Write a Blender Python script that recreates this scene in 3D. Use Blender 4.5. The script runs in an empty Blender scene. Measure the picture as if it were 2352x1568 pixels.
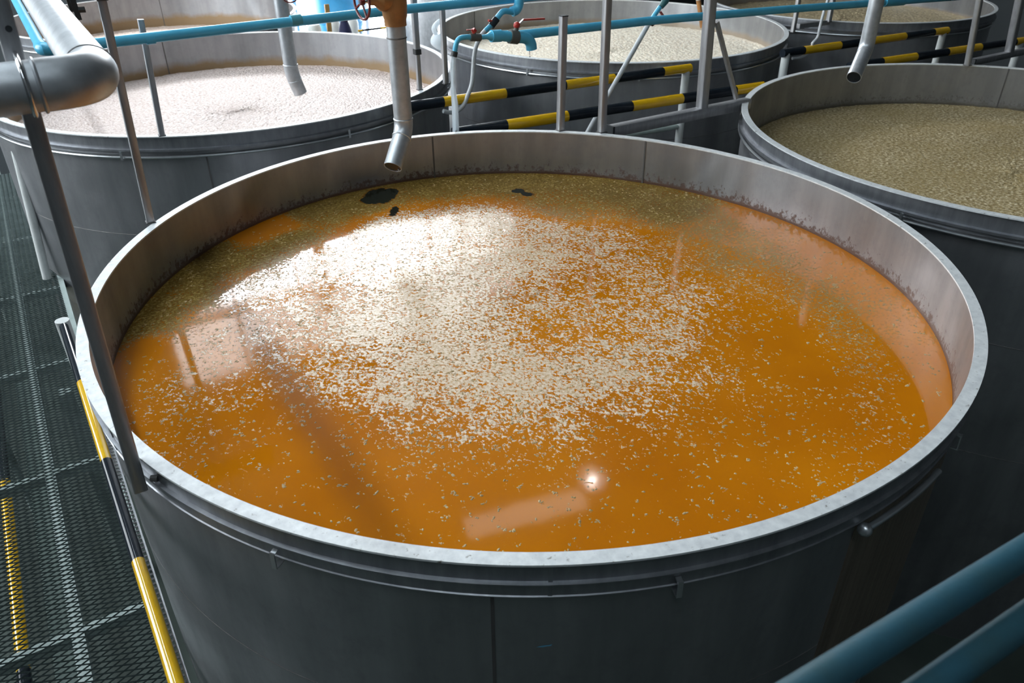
import bpy, bmesh, math, random
import numpy as np
from mathutils import Vector, Matrix

random.seed(7)
rng = np.random.default_rng(11)
SC = bpy.context.scene
COL = SC.collection
PI = math.pi

# ------------------------------------------------------------------ camera
ZR = 3.0                                   # height of the tank rims above the ground floor
W, H, F = 2352.0, 1568.0, 1768.64
RT = np.array([0.8488, -0.5286, 0.0]); PITCH = math.radians(31.809); ROLL = math.radians(-0.413)
_h = np.array([0.5286, 0.8488, 0.0])       # heading of the camera on plan
FW = _h * math.cos(PITCH) + np.array([0, 0, -math.sin(PITCH)])
UP = _h * math.sin(PITCH) + np.array([0, 0, math.cos(PITCH)])
RT2 = RT * math.cos(ROLL) + UP * math.sin(ROLL)
UP2 = -RT * math.sin(ROLL) + UP * math.cos(ROLL)
CAM = np.array([0.0, 0.0, 1.526 + ZR])
cam = bpy.data.cameras.new('camera'); cam_o = bpy.data.objects.new('camera', cam); COL.objects.link(cam_o)
cam.sensor_width = 36.0; cam.lens = F / W * 36.0; cam.clip_start = 0.05; cam.clip_end = 200
M = Matrix.Identity(4)
for i in range(3):
    M[i][0] = RT2[i]; M[i][1] = UP2[i]; M[i][2] = -FW[i]; M[i][3] = CAM[i]
cam_o.matrix_world = M
cam.dof.use_dof = True; cam.dof.focus_distance = 3.3; cam.dof.aperture_fstop = 4.5
SC.camera = cam_o

# ------------------------------------------------------------------ light and exposure
SC.view_settings.view_transform = 'Standard'
SC.view_settings.look = 'None'
SC.view_settings.gamma = 1.0
SC.view_settings.use_curve_mapping = False
SC.view_settings.exposure = 0.32
SC.cycles.use_denoising = True
SC.cycles.max_bounces = 8
SC.cycles.sample_clamp_indirect = 6.0
world = bpy.data.worlds.new('World'); SC.world = world; world.use_nodes = True
world.node_tree.nodes['Background'].inputs[0].default_value = (0.75, 0.86, 1.0, 1)
world.node_tree.nodes['Background'].inputs[1].default_value = 1.0
WINDOW_STRENGTH = 27.0
LOW_STRENGTH = 9.0
SIDE_STRENGTH = 9.0
SKYLIGHT_STRENGTH = 26.0
REAR_STRENGTH = 18.0
LAMP_STRENGTH = 60.0


def at(x, y, axis, val):
    """point of the place seen at a photo pixel, on the plane axis=val (z given relative to the rims)"""
    d = FW + RT2 * (x - W / 2) / F + UP2 * (H / 2 - y) / F
    if axis == 2:
        val += ZR
    return Vector(CAM + d * ((val - CAM[axis]) / d[axis]))


# ------------------------------------------------------------------ materials
def nodes_of(name):
    m = bpy.data.materials.new(name); m.use_nodes = True
    nt = m.node_tree
    return m, nt, nt.nodes['Principled BSDF']


def N(nt, kind, **kw):
    n = nt.nodes.new(kind)
    for k, v in kw.items():
        if k in n.inputs:
            n.inputs[k].default_value = v
        else:
            setattr(n, k, v)
    return n


def ramp(nt, fac, stops):
    r = nt.nodes.new('ShaderNodeValToRGB')
    e = r.color_ramp.elements
    while len(e) < len(stops):
        e.new(0.5)
    for el, (p, c) in zip(e, stops):
        el.position = p
        el.color = (c[0], c[1], c[2], 1) if len(c) == 3 else c
    nt.links.new(fac, r.inputs[0])
    return r.outputs[0]


def mix(nt, fac, a, b, mode='MIX'):
    n = nt.nodes.new('ShaderNodeMix'); n.data_type = 'RGBA'; n.blend_type = mode
    for sock, v in ((n.inputs[0], fac), (n.inputs[6], a), (n.inputs[7], b)):
        if isinstance(v, (int, float)):
            sock.default_value = v
        elif isinstance(v, tuple):
            sock.default_value = (*v, 1) if len(v) == 3 else v
        else:
            nt.links.new(v, sock)
    return n.outputs[2]


def math_n(nt, op, a, b=None, c=None, clamp=False):
    n = nt.nodes.new('ShaderNodeMath'); n.operation = op; n.use_clamp = clamp
    for i, v in enumerate((a, b, c)):
        if v is None:
            continue
        if isinstance(v, (int, float)):
            n.inputs[i].default_value = v
        else:
            nt.links.new(v, n.inputs[i])
    return n.outputs[0]


def coords(nt, scale=(1, 1, 1), obj=True):
    tc = nt.nodes.new('ShaderNodeTexCoord')
    mp = nt.nodes.new('ShaderNodeMapping'); mp.inputs['Scale'].default_value = scale
    nt.links.new(tc.outputs['Object' if obj else 'Generated'], mp.inputs[0])
    return mp.outputs[0]


def noise(nt, vec, scale, detail=3.0, rough=0.55, dist=0.0):
    n = N(nt, 'ShaderNodeTexNoise', Scale=scale, Detail=detail, Roughness=rough, Distortion=dist)
    nt.links.new(vec, n.inputs['Vector'])
    return n.outputs[0]


def steel(name, col=(0.42, 0.43, 0.45), col2=(0.30, 0.31, 0.33), rough=0.42, metal=0.85, streak=(3, 3, 0.5), scale=4.0,
          spots=None, bump=0.03):
    m, nt, b = nodes_of(name)
    v = coords(nt, streak)
    n1 = noise(nt, v, scale, 5.0, 0.6)
    c = ramp(nt, n1, [(0.3, col2), (0.7, col)])
    v2 = coords(nt)
    n2 = noise(nt, v2, 40.0, 4.0, 0.65)
    if spots:
        c = mix(nt, ramp(nt, n2, [(0.62, (0, 0, 0)), (0.72, (1, 1, 1))]), c, spots)
    nt.links.new(c, b.inputs['Base Color'])
    b.inputs['Metallic'].default_value = metal
    r = nt.nodes.new('ShaderNodeMapRange'); nt.links.new(n2, r.inputs[0])
    r.inputs[3].default_value = rough - 0.08; r.inputs[4].default_value = rough + 0.12
    nt.links.new(r.outputs[0], b.inputs['Roughness'])
    if bump:
        bp = N(nt, 'ShaderNodeBump', Strength=bump, Distance=0.02)
        nt.links.new(n1, bp.inputs['Height']); nt.links.new(bp.outputs[0], b.inputs['Normal'])
    return m


def paint(name, col, rough=0.35, dirt=None, amount=0.5, scale=12.0, metal=0.0, coat=0.0, bump=0.0):
    m, nt, b = nodes_of(name)
    v = coords(nt)
    n1 = noise(nt, v, scale, 4.0, 0.6)
    dirt = dirt or tuple(x * 0.7 for x in col)
    c = mix(nt, ramp(nt, n1, [(0.42, (0, 0, 0)), (0.75, (amount, amount, amount))]), col, dirt)
    nt.links.new(c, b.inputs['Base Color'])
    b.inputs['Roughness'].default_value = rough; b.inputs['Metallic'].default_value = metal
    if coat:
        b.inputs['Coat Weight'].default_value = coat; b.inputs['Coat Roughness'].default_value = 0.04
    if bump:
        bp = N(nt, 'ShaderNodeBump', Strength=bump, Distance=0.01)
        nt.links.new(noise(nt, v, scale * 3, 3.0), bp.inputs['Height']); nt.links.new(bp.outputs[0], b.inputs['Normal'])
    return m


def emit(name, col, strength):
    m, nt, b = nodes_of(name)
    b.inputs['Base Color'].default_value = (*col, 1)
    b.inputs['Emission Color'].default_value = (*col, 1)
    b.inputs['Emission Strength'].default_value = strength
    return m


def shell_mat(name, level, stain, stain_h, stain_amt, col, col2, rough=0.40, edge=0.02, rag=0.6, crust=0.0):
    """sheet steel with a crust of dried foam along the line the liquid has stood at (its own ragged shape)"""
    m, nt, b = nodes_of(name)
    v = coords(nt, (2.5, 2.5, 0.35))
    n1 = noise(nt, v, 2.2, 5.0, 0.6)
    base = ramp(nt, n1, [(0.3, col2), (0.7, col)])
    v2 = coords(nt)
    grime = noise(nt, v2, 9.0, 5.0, 0.7)
    base = mix(nt, ramp(nt, grime, [(0.5, (0, 0, 0)), (0.8, (0.35, 0.35, 0.35))]), base, tuple(x * 0.75 for x in col2))
    sep = nt.nodes.new('ShaderNodeSeparateXYZ'); nt.links.new(v2, sep.inputs[0])
    fine = noise(nt, coords(nt, (1, 1, 0.8)), 34.0, 5.0, 0.72)
    big = noise(nt, v2, 5.0, 2.0, 0.5)
    # height above the liquid, made ragged by the two noises
    hgt = math_n(nt, 'SUBTRACT', sep.outputs[2], level)
    wob = math_n(nt, 'ADD', math_n(nt, 'MULTIPLY', math_n(nt, 'SUBTRACT', fine, 0.5), stain_h * rag),
                 math_n(nt, 'MULTIPLY', math_n(nt, 'SUBTRACT', big, 0.5), stain_h * 1.2))
    k = math_n(nt, 'SUBTRACT', math_n(nt, 'ADD', hgt, wob), stain_h)
    mr = nt.nodes.new('ShaderNodeMapRange'); nt.links.new(k, mr.inputs[0])
    mr.inputs[1].default_value = edge; mr.inputs[2].default_value = -edge
    mr.inputs[3].default_value = 0.0; mr.inputs[4].default_value = stain_amt
    if crust:
        # splashes dried on above the line, thinning out upwards
        sp = nt.nodes.new('ShaderNodeMapRange')
        nt.links.new(math_n(nt, 'SUBTRACT', fine, math_n(nt, 'ADD', 0.37, math_n(nt, 'MULTIPLY', hgt, 2.6))), sp.inputs[0])
        sp.inputs[1].default_value = 0.0; sp.inputs[2].default_value = 0.10; sp.inputs[3].default_value = 0.0; sp.inputs[4].default_value = crust
        mx = math_n(nt, 'MAXIMUM', mr.outputs[0], sp.outputs[0])
        mr = type('o', (), {'outputs': [mx]})
    # only on the inside of the tank
    rad = N(nt, 'ShaderNodeVectorMath', operation='LENGTH')
    xy = nt.nodes.new('ShaderNodeCombineXYZ'); nt.links.new(sep.outputs[0], xy.inputs[0]); nt.links.new(sep.outputs[1], xy.inputs[1])
    nt.links.new(xy.outputs[0], rad.inputs[0])
    geo = nt.nodes.new('ShaderNodeAttribute'); geo.attribute_name = 'inner'; geo.attribute_type = 'GEOMETRY'
    f = math_n(nt, 'MULTIPLY', mr.outputs[0], geo.outputs['Fac'])
    c = mix(nt, f, base, stain)
    nt.links.new(c, b.inputs['Base Color'])
    met = math_n(nt, 'SUBTRACT', 0.85, math_n(nt, 'MULTIPLY', f, 0.85))
    nt.links.new(met, b.inputs['Metallic'])
    rg = math_n(nt, 'ADD', rough, math_n(nt, 'MULTIPLY', math_n(nt, 'SUBTRACT', grime, 0.4), 0.25))
    nt.links.new(rg, b.inputs['Roughness'])
    dent = noise(nt, coords(nt, (1.0, 1.0, 0.8)), 1.6, 1.0, 0.4, 0.6)
    bp0 = N(nt, 'ShaderNodeBump', Strength=0.45, Distance=0.10); nt.links.new(dent, bp0.inputs['Height'])
    bp = N(nt, 'ShaderNodeBump', Strength=0.06, Distance=0.03); nt.links.new(bp0.outputs[0], bp.inputs['Normal'])
    nt.links.new(n1, bp.inputs['Height']); nt.links.new(bp.outputs[0], b.inputs['Normal'])
    return m


MT = {}
MT['lip'] = steel('lip_steel', (0.82, 0.84, 0.84), (0.62, 0.64, 0.65), 0.5, 0.25, (6, 6, 6), 5.0, spots=(0.22, 0.2, 0.18))
MT['band'] = steel('band_steel', (0.36, 0.37, 0.39), (0.24, 0.25, 0.27), 0.40, 0.85, (4, 4, 1), 5.0)
MT['post'] = steel('post_steel', (0.44, 0.44, 0.45), (0.32, 0.32, 0.33), 0.45, 0.75, (8, 8, 1), 6.0)
MT['galv'] = steel('galvanised_pipe_steel', (0.58, 0.60, 0.62), (0.42, 0.44, 0.46), 0.42, 0.75, (6, 6, 6), 3.0, bump=0.02)
MT['weld'] = steel('weld_steel', (0.16, 0.155, 0.15), (0.09, 0.085, 0.085), 0.6, 0.5)
MT['ring'] = steel('ring_tube_steel', (0.62, 0.64, 0.66), (0.5, 0.52, 0.54), 0.3, 0.9)
MT['dark'] = paint('dark_iron', (0.025, 0.028, 0.03), 0.5)
MT['yellow'] = paint('yellow_paint', (0.80, 0.46, 0.006), 0.16, (0.62, 0.33, 0.01), 0.5, 9.0, coat=0.7)
MT['black'] = paint('black_paint', (0.012, 0.016, 0.022), 0.13, (0.03, 0.035, 0.04), 0.5, 9.0)
MT['black'].node_tree.nodes['Principled BSDF'].inputs['Specular IOR Level'].default_value = 0.22
MT['white'] = paint('white_paint', (0.60, 0.62, 0.61), 0.4, (0.42, 0.44, 0.42), 0.6, 9.0)
MT['pvc'] = paint('blue_pvc', (0.10, 0.49, 0.72), 0.32, (0.07, 0.37, 0.56), 0.6, 7.0)
MT['teal'] = paint('teal_paint', (0.016, 0.07, 0.10), 0.55, (0.02, 0.06, 0.07), 0.9, 10.0, bump=0.1)
MT['bronze'] = paint('bronze_cast', (0.42, 0.20, 0.07), 0.42, (0.24, 0.12, 0.05), 0.8, 14.0, metal=0.35, bump=0.15)
MT['red'] = paint('red_enamel', (0.42, 0.03, 0.02), 0.4)
MT['wheel'] = paint('dark_red_enamel', (0.16, 0.02, 0.02), 0.4)
MT['grey_plastic'] = paint('grey_plastic', (0.10, 0.11, 0.10), 0.5)
MT['hose'] = paint('grey_hose', (0.50, 0.52, 0.53), 0.45)
MT['plastic'] = paint('white_plastic', (0.90, 0.94, 0.96), 0.35, (0.82, 0.88, 0.92))
def translucent(name, col):
    m, nt, b = nodes_of(name)
    nt.links.new(ramp(nt, noise(nt, coords(nt), 18.0), [(0.3, tuple(x * .92 for x in col)), (0.7, col)]), b.inputs['Base Color'])
    b.inputs['Roughness'].default_value = 0.4
    t = nt.nodes.new('ShaderNodeBsdfTranslucent'); t.inputs[0].default_value = (*col, 1)
    mx = nt.nodes.new('ShaderNodeMixShader'); mx.inputs[0].default_value = 0.5
    nt.links.new(b.outputs[0], mx.inputs[1]); nt.links.new(t.outputs[0], mx.inputs[2])
    nt.links.new(mx.outputs[0], nt.nodes['Material Output'].inputs[0])
    return m


MT['plastic'] = translucent('white_plastic_film', (0.90, 0.95, 0.98))
MT['chrome'] = steel('bright_steel', (0.75, 0.75, 0.76), (0.6, 0.6, 0.62), 0.2, 1.0)
MT['mesh'] = steel('expanded_metal', (0.085, 0.11, 0.108), (0.055, 0.075, 0.073), 0.5, 0.6)
MT['girder'] = paint('pale_girder_paint', (0.34, 0.40, 0.38), 0.5, (0.2, 0.25, 0.23), 0.8, 6.0)
MT['concrete'] = paint('concrete', (0.045, 0.062, 0.053), 0.8, (0.022, 0.034, 0.029), 0.9, 1.5)
MT['wall'] = paint('wall_plaster', (0.07, 0.08, 0.085), 0.8, (0.05, 0.058, 0.062), 0.7, 0.8)
MT['roof'] = paint('roof_sheet', (0.06, 0.07, 0.075), 0.7, (0.04, 0.048, 0.05), 0.7, 0.8)
MT['glazing'] = emit('daylight_glazing', (0.93, 0.97, 1.0), WINDOW_STRENGTH)
MT['low_glazing'] = emit('low_glazing', (0.95, 0.98, 1.0), LOW_STRENGTH)
MT['glare_fade_glazing'] = emit('glare_fade_glazing', (0.93, 0.97, 1.0), WINDOW_STRENGTH * 0.16)
MT['side_glazing'] = emit('side_glazing', (0.90, 0.96, 1.0), SIDE_STRENGTH)
MT['skylight'] = emit('skylight_sheet', (0.80, 0.92, 1.0), SKYLIGHT_STRENGTH)
MT['rear_fill'] = emit('rear_fill_sheet', (0.80, 0.92, 1.0), REAR_STRENGTH)
MT['bulb'] = emit('lamp_bulb', (1.0, 0.96, 0.9), LAMP_STRENGTH)
MT['navy'] = paint('navy_cloth', (0.012, 0.014, 0.06), 0.7)
MT['wood'] = paint('pine_board', (0.45, 0.26, 0.08), 0.6)
MT['barrel'] = paint('pale_drum', (0.75, 0.76, 0.72), 0.4)
MT['blue_tank'] = paint('blue_tank_paint', (0.05, 0.32, 0.60), 0.4)


# ------------------------------------------------------------------ mesh helpers
def link(name, me, mat, parent=None, smooth=True, angle=0.6):
    if mat is not None:
        me.materials.append(mat)
    if smooth:
        me.shade_smooth(); me.set_sharp_from_angle(angle=angle)
    o = bpy.data.objects.new(name, me); COL.objects.link(o)
    if parent is not None:
        o.parent = parent
        o.matrix_parent_inverse = Matrix.Translation(-parent.location)
    return o


def tag(o, label=None, cat=None, group=None, kind=None):
    if label: o['label'] = label
    if cat: o['category'] = cat
    if group: o['group'] = group
    if kind: o['kind'] = kind
    return o


def thing(name, loc, label, cat, group=None, kind=None):
    o = bpy.data.objects.new(name, None); COL.objects.link(o)
    o.location = loc; o.empty_display_size = 0.2
    return tag(o, label, cat, group, kind)


def data(verts, faces, name='mesh'):
    me = bpy.data.meshes.new(name); me.from_pydata([tuple(v) for v in verts], [], faces); me.update()
    return me


class MB:
    """collects boxes, tubes and lathes; build() links them as one mesh"""
    def __init__(s): s.v = []; s.f = []

    def add(s, v, f):
        k = len(s.v); s.v += [tuple(p) for p in v]; s.f += [tuple(i + k for i in q) for q in f]; return s

    def bar(s, a, b, w, d, side=None, bev=0.0):
        """rectangular bar from a to b, w wide along side, d deep"""
        a, b = Vector(a), Vector(b); ax = (b - a).normalized()
        side = Vector(side) if side is not None else (Vector((1, 0, 0)) if abs(ax.x) < 0.9 else Vector((0, 1, 0)))
        side = (side - ax * side.dot(ax)).normalized(); o = ax.cross(side)
        if bev:
            c = [(w / 2 - bev, d / 2), (-w / 2 + bev, d / 2), (-w / 2, d / 2 - bev), (-w / 2, -d / 2 + bev),
                 (-w / 2 + bev, -d / 2), (w / 2 - bev, -d / 2), (w / 2, -d / 2 + bev), (w / 2, d / 2 - bev)]
        else:
            c = [(w / 2, d / 2), (-w / 2, d / 2), (-w / 2, -d / 2), (w / 2, -d / 2)]
        n = len(c)
        v = [a + side * x + o * y for x, y in c] + [b + side * x + o * y for x, y in c]
        f = [(i, (i + 1) % n, n + (i + 1) % n, n + i) for i in range(n)] + [tuple(range(n - 1, -1, -1)), tuple(range(n, 2 * n))]
        return s.add(v, f)

    def box(s, lo, hi):
        lo, hi = Vector(lo), Vector(hi); c = (lo + hi) / 2
        return s.bar((c.x, c.y, lo.z), (c.x, c.y, hi.z), hi.x - lo.x, hi.y - lo.y, (1, 0, 0))

    def tube(s, pts, r, seg=16, cap=True, closed=False):
        pts = [Vector(p) for p in pts]; n = len(pts)
        rs = r if isinstance(r, (list, tuple)) else [r] * n
        tang = []
        for i in range(n):
            if closed: t = pts[(i + 1) % n] - pts[i - 1]
            else: t = pts[min(i + 1, n - 1)] - pts[max(i - 1, 0)]
            tang.append(t.normalized())
        ref = Vector((0, 0, 1)) if abs(tang[0].z) < 0.9 else Vector((1, 0, 0))
        x = (ref - tang[0] * ref.dot(tang[0])).normalized()
        v = []
        for i in range(n):
            x = (x - tang[i] * x.dot(tang[i])).normalized(); y = tang[i].cross(x)
            v += [pts[i] + (x * math.cos(2 * PI * k / seg) + y * math.sin(2 * PI * k / seg)) * rs[i] for k in range(seg)]
        f = []
        for i in range(n if closed else n - 1):
            j = (i + 1) % n
            f += [(i * seg + k, i * seg + (k + 1) % seg, j * seg + (k + 1) % seg, j * seg + k) for k in range(seg)]
        if cap and not closed:
            f += [tuple(range(seg - 1, -1, -1)), tuple((n - 1) * seg + k for k in range(seg))]
        return s.add(v, f)

    def open_pipe(s, pts, r, wall=0.004, seg=24):
        """a pipe whose last end is open: outer skin, end ring and inner skin"""
        pts = [Vector(p) for p in pts]
        s.tube(pts, r, seg, cap=False); base = len(s.v) - seg
        s.tube(pts, r - wall, seg, cap=False); b2 = len(s.v) - seg
        s.f += [(base + k, base + (k + 1) % seg, b2 + (k + 1) % seg, b2 + k) for k in range(seg)]
        return s

    def sphere(s, c, r, seg=16, ring=10, sc=(1, 1, 1)):
        c = Vector(c); v = []; f = []
        for i in range(ring + 1):
            ph = PI * i / ring
            for k in range(seg):
                t = 2 * PI * k / seg
                v.append(c + Vector((r * sc[0] * math.sin(ph) * math.cos(t), r * sc[1] * math.sin(ph) * math.sin(t), r * sc[2] * math.cos(ph))))
        for i in range(ring):
            f += [(i * seg + k, (i + 1) * seg + k, (i + 1) * seg + (k + 1) % seg, i * seg + (k + 1) % seg) for k in range(seg)]
        return s.add(v, f)

    def build(s, name, mat, parent=None, smooth=True, angle=0.6):
        return link(name, data(s.v, s.f, name), mat, parent, smooth, angle)


def bend(a, corner, b, r, n=8):
    """points from a to b with the corner rounded off"""
    a, c, b = Vector(a), Vector(corner), Vector(b)
    d1 = (a - c).normalized(); d2 = (b - c).normalized()
    p1, p2 = c + d1 * r, c + d2 * r
    out = [a]
    for i in range(n + 1):
        t = i / n
        out.append(p1 * (1 - t) ** 2 + c * 2 * t * (1 - t) + p2 * t ** 2)
    out.append(b)
    return out


def curve_pts(ctrl, n=10):
    """Catmull-Rom through the control points"""
    P = [Vector(p) for p in ctrl]; P = [P[0] * 2 - P[1]] + P + [P[-1] * 2 - P[-2]]; out = []
    for i in range(1, len(P) - 2):
        for k in range(n):
            t = k / n
            out.append(0.5 * ((2 * P[i]) + (P[i + 1] - P[i - 1]) * t + (2 * P[i - 1] - 5 * P[i] + 4 * P[i + 1] - P[i + 2]) * t * t
                              + (3 * P[i] - P[i - 1] - 3 * P[i + 1] + P[i + 2]) * t ** 3))
    out.append(P[-2]); return out


def ROUND(t): return 1.0


def MAIN_ROUND(t):
    return (1.901 - 0.009 * math.cos(2 * t) - 0.006 * math.sin(2 * t) + 0.001 * math.cos(3 * t) - 0.010 * math.sin(3 * t)
            - 0.002 * math.sin(4 * t)) / 1.901


def lathe(profile, n, rnd=ROUND, closed=True):
    """profile of (radius, z) turned about the z axis"""
    v, f = [], []
    m = len(profile)
    for i in range(n):
        t = 2 * PI * i / n; k = rnd(t)
        v += [(r * k * math.cos(t), r * k * math.sin(t), z) for r, z in profile]
    for i in range(n):
        j = (i + 1) % n
        for q in range(m if closed else m - 1):
            p = (q + 1) % m
            f.append((i * m + q, j * m + q, j * m + p, i * m + p))
    return v, f


# ------------------------------------------------------------------ the hall
def panel(name, lo, hi, mat):
    o = MB().box(lo, hi).build(name, mat, None, False); return tag(o, kind='structure')


X0, X1, Y0, Y1, ZC = -7.0, 20.0, -6.0, 15.2, 11.5
panel('floor', (X0, Y0, -0.2), (X1, Y1, 0), MT['concrete'])
GX = 3.03
panel('wall_right', (X1, Y0, 0), (X1 + 0.3, Y1, ZC), MT['wall'])
panel('wall_back', (X0, Y0 - 0.3, 0), (X1, Y0, ZC), MT['wall'])
panel('ceiling', (X0, Y0, ZC), (X1, Y1 + 0.3, ZC + 0.2), MT['roof'])
def glazed(name, label, axis, plane, a0, a1, z0, z1, na, nz, mat):
    """a wall of daylight panes in a steel frame; axis 1: across the hall, axis 0: along it"""
    V = (lambda a, b, z: (a, b, z)) if axis == 1 else (lambda a, b, z: (b, a, z))
    root = thing(name, V((a0 + a1) / 2, plane, z0), label, 'window', kind='structure')
    da, dz_ = (a1 - a0) / na, (z1 - z0) / nz
    lo, hi = V(-da / 2 + .04, -.01, -dz_ / 2 + .04), V(da / 2 - .04, .01, dz_ / 2 - .04)
    b_ = MB().box(lo, hi); me_ = data(b_.v, b_.f, 'pane'); me_.materials.append(mat)
    for i in range(na):
        for j in range(nz):
            o = bpy.data.objects.new('pane', me_); COL.objects.link(o); o.parent = root
            o.matrix_parent_inverse = Matrix.Translation(-root.location); o.location = V(a0 + (i + .5) * da, plane, z0 + (j + .5) * dz_)
    fr = MB()
    for i in range(na + 1):
        a = a0 + i * da; fr.box(V(a - .035, plane - .07, z0), V(a + .035, plane + .07, z1))
    for j in range(nz + 1):
        z = z0 + j * dz_; fr.box(V(a0, plane - .06, z - .05), V(a1, plane + .06, z + .05))
    fr.build('window_frame', MT['post'], root, False)


# far wall with one tall glazed bay, left wall with a long one: they let the daylight in
WX0, WX1, WZ0, WZM, WZ1 = 1.2, 9.6, 7.1, 8.8, 10.5
DX0, DX1, DZ0, DZ1 = 3.4, 7.6, 0.3, 3.3
far = MB()
far.box((X0, Y1, 0), (WX0, Y1 + 0.3, ZC)); far.box((WX1, Y1, 0), (X1, Y1 + 0.3, ZC))
far.box((WX0, Y1, DZ1), (WX1, Y1 + 0.3, WZ0)); far.box((WX0, Y1, WZ1), (WX1, Y1 + 0.3, ZC))
far.box((WX0, Y1, 0), (DX0, Y1 + 0.3, DZ1)); far.box((DX1, Y1, 0), (WX1, Y1 + 0.3, DZ1)); far.box((DX0, Y1, 0), (DX1, Y1 + 0.3, DZ0))
tag(far.build('wall_far', MT['wall'], None, False), kind='structure')
glazed('window_1', 'high band of daylight glazing in the far wall', 1, Y1 + .15, WX0, WX1, WZ0, WZM, 6, 1, MT['glazing'])
glazed('glare_fade_row', 'added dimmer row above the high glazing, softening the edge of its glare', 1, Y1 + .15, WX0, WX1, WZM, WZ1, 6, 1, MT['glare_fade_glazing'])  # unseen dim panes added to fade out the glare on the liquid
glazed('window_4', 'low glazed daylight bay in the far wall', 1, Y1 + .15, DX0, DX1, DZ0, DZ1, 3, 1, MT['low_glazing'])
LY0, LY1, LZ0, LZ1 = 6.0, 14.8, 3.8, 10.2
lw = MB()
lw.box((X0 - .3, Y0, 0), (X0, LY0, ZC)); lw.box((X0 - .3, LY1, 0), (X0, Y1, ZC))
lw.box((X0 - .3, LY0, 0), (X0, LY1, LZ0)); lw.box((X0 - .3, LY0, LZ1), (X0, LY1, ZC))
tag(lw.build('wall_left', MT['wall'], None, False), kind='structure')
glazed('window_2', 'long glazed daylight bay in the left wall', 0, X0 - .15, LY0, LY1, LZ0, LZ1, 8, 3, MT['side_glazing'])
# roof light over the walkway
sk = MB().box((-2.4, 2.5, ZC - 0.03), (-1.85, 12.5, ZC - 0.005)).build('window_3', MT['skylight'], None, False)
tag(sk, kind='structure')
sk = MB().box((-2.4, -5.5, ZC - 0.03), (-1.85, 0.5, ZC - 0.005)).build('rear_fill_panel', MT['rear_fill'], None, False)  # unseen glowing panel added behind the camera as front fill
tag(sk, kind='structure')
# deep roof girder above the near vat
tag(MB().box((GX - .34, Y0, ZC - 1.6), (GX + .34, Y1, ZC)).build('trim_1', MT['roof'], None, False), kind='structure')

# ------------------------------------------------------------------ tanks
RI, RO = 1.858, 1.90
TANKS = {
    'main': (1.785, 2.746), 'left': (1.623, 7.201), 'mid': (5.741, 7.131), 'right': (5.746, 2.550),
    'farleft': (1.66, 10.84), 'farright': (9.44, 6.90),
}
SIZE = {'farleft': 0.885, 'farright': 0.925}
steel_a, steel_b = (0.40, 0.405, 0.42), (0.27, 0.278, 0.29)
SHELL = {
    'main': shell_mat('main_tank_steel', -0.29, (0.085, 0.036, 0.018), 0.016, 0.95, steel_a, steel_b, 0.40, 0.006, 2.0, 0.85),
    'left': shell_mat('left_tank_steel', -0.34, (0.24, 0.145, 0.055), 0.075, 0.9, steel_a, steel_b, 0.40, 0.035),
    'mid': shell_mat('mid_tank_steel', -0.28, (0.32, 0.22, 0.11), 0.05, 0.6, steel_a, steel_b, 0.40, 0.02),
    'right': shell_mat('right_tank_steel', -0.34, (0.07, 0.05, 0.02), 0.02, 0.8, steel_a, steel_b, 0.42, 0.015, 1.5, 0.5),
}
SHELL['farleft'] = SHELL['left']; SHELL['farright'] = SHELL['mid']
LABELS = {
    'main': 'large open steel vat of orange liquid nearest the camera',
    'left': 'steel vat of pinkish white foam behind the orange one, left of the striped rails',
    'mid': 'steel vat of cream foam behind the striped rails, under the blue taps',
    'right': 'steel vat of olive tan mash touching the right side of the orange vat',
    'farleft': 'far steel vat of pale pink foam behind the large galvanised pipe',
    'farright': 'far steel vat of tan foam at the upper right',
}


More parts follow.
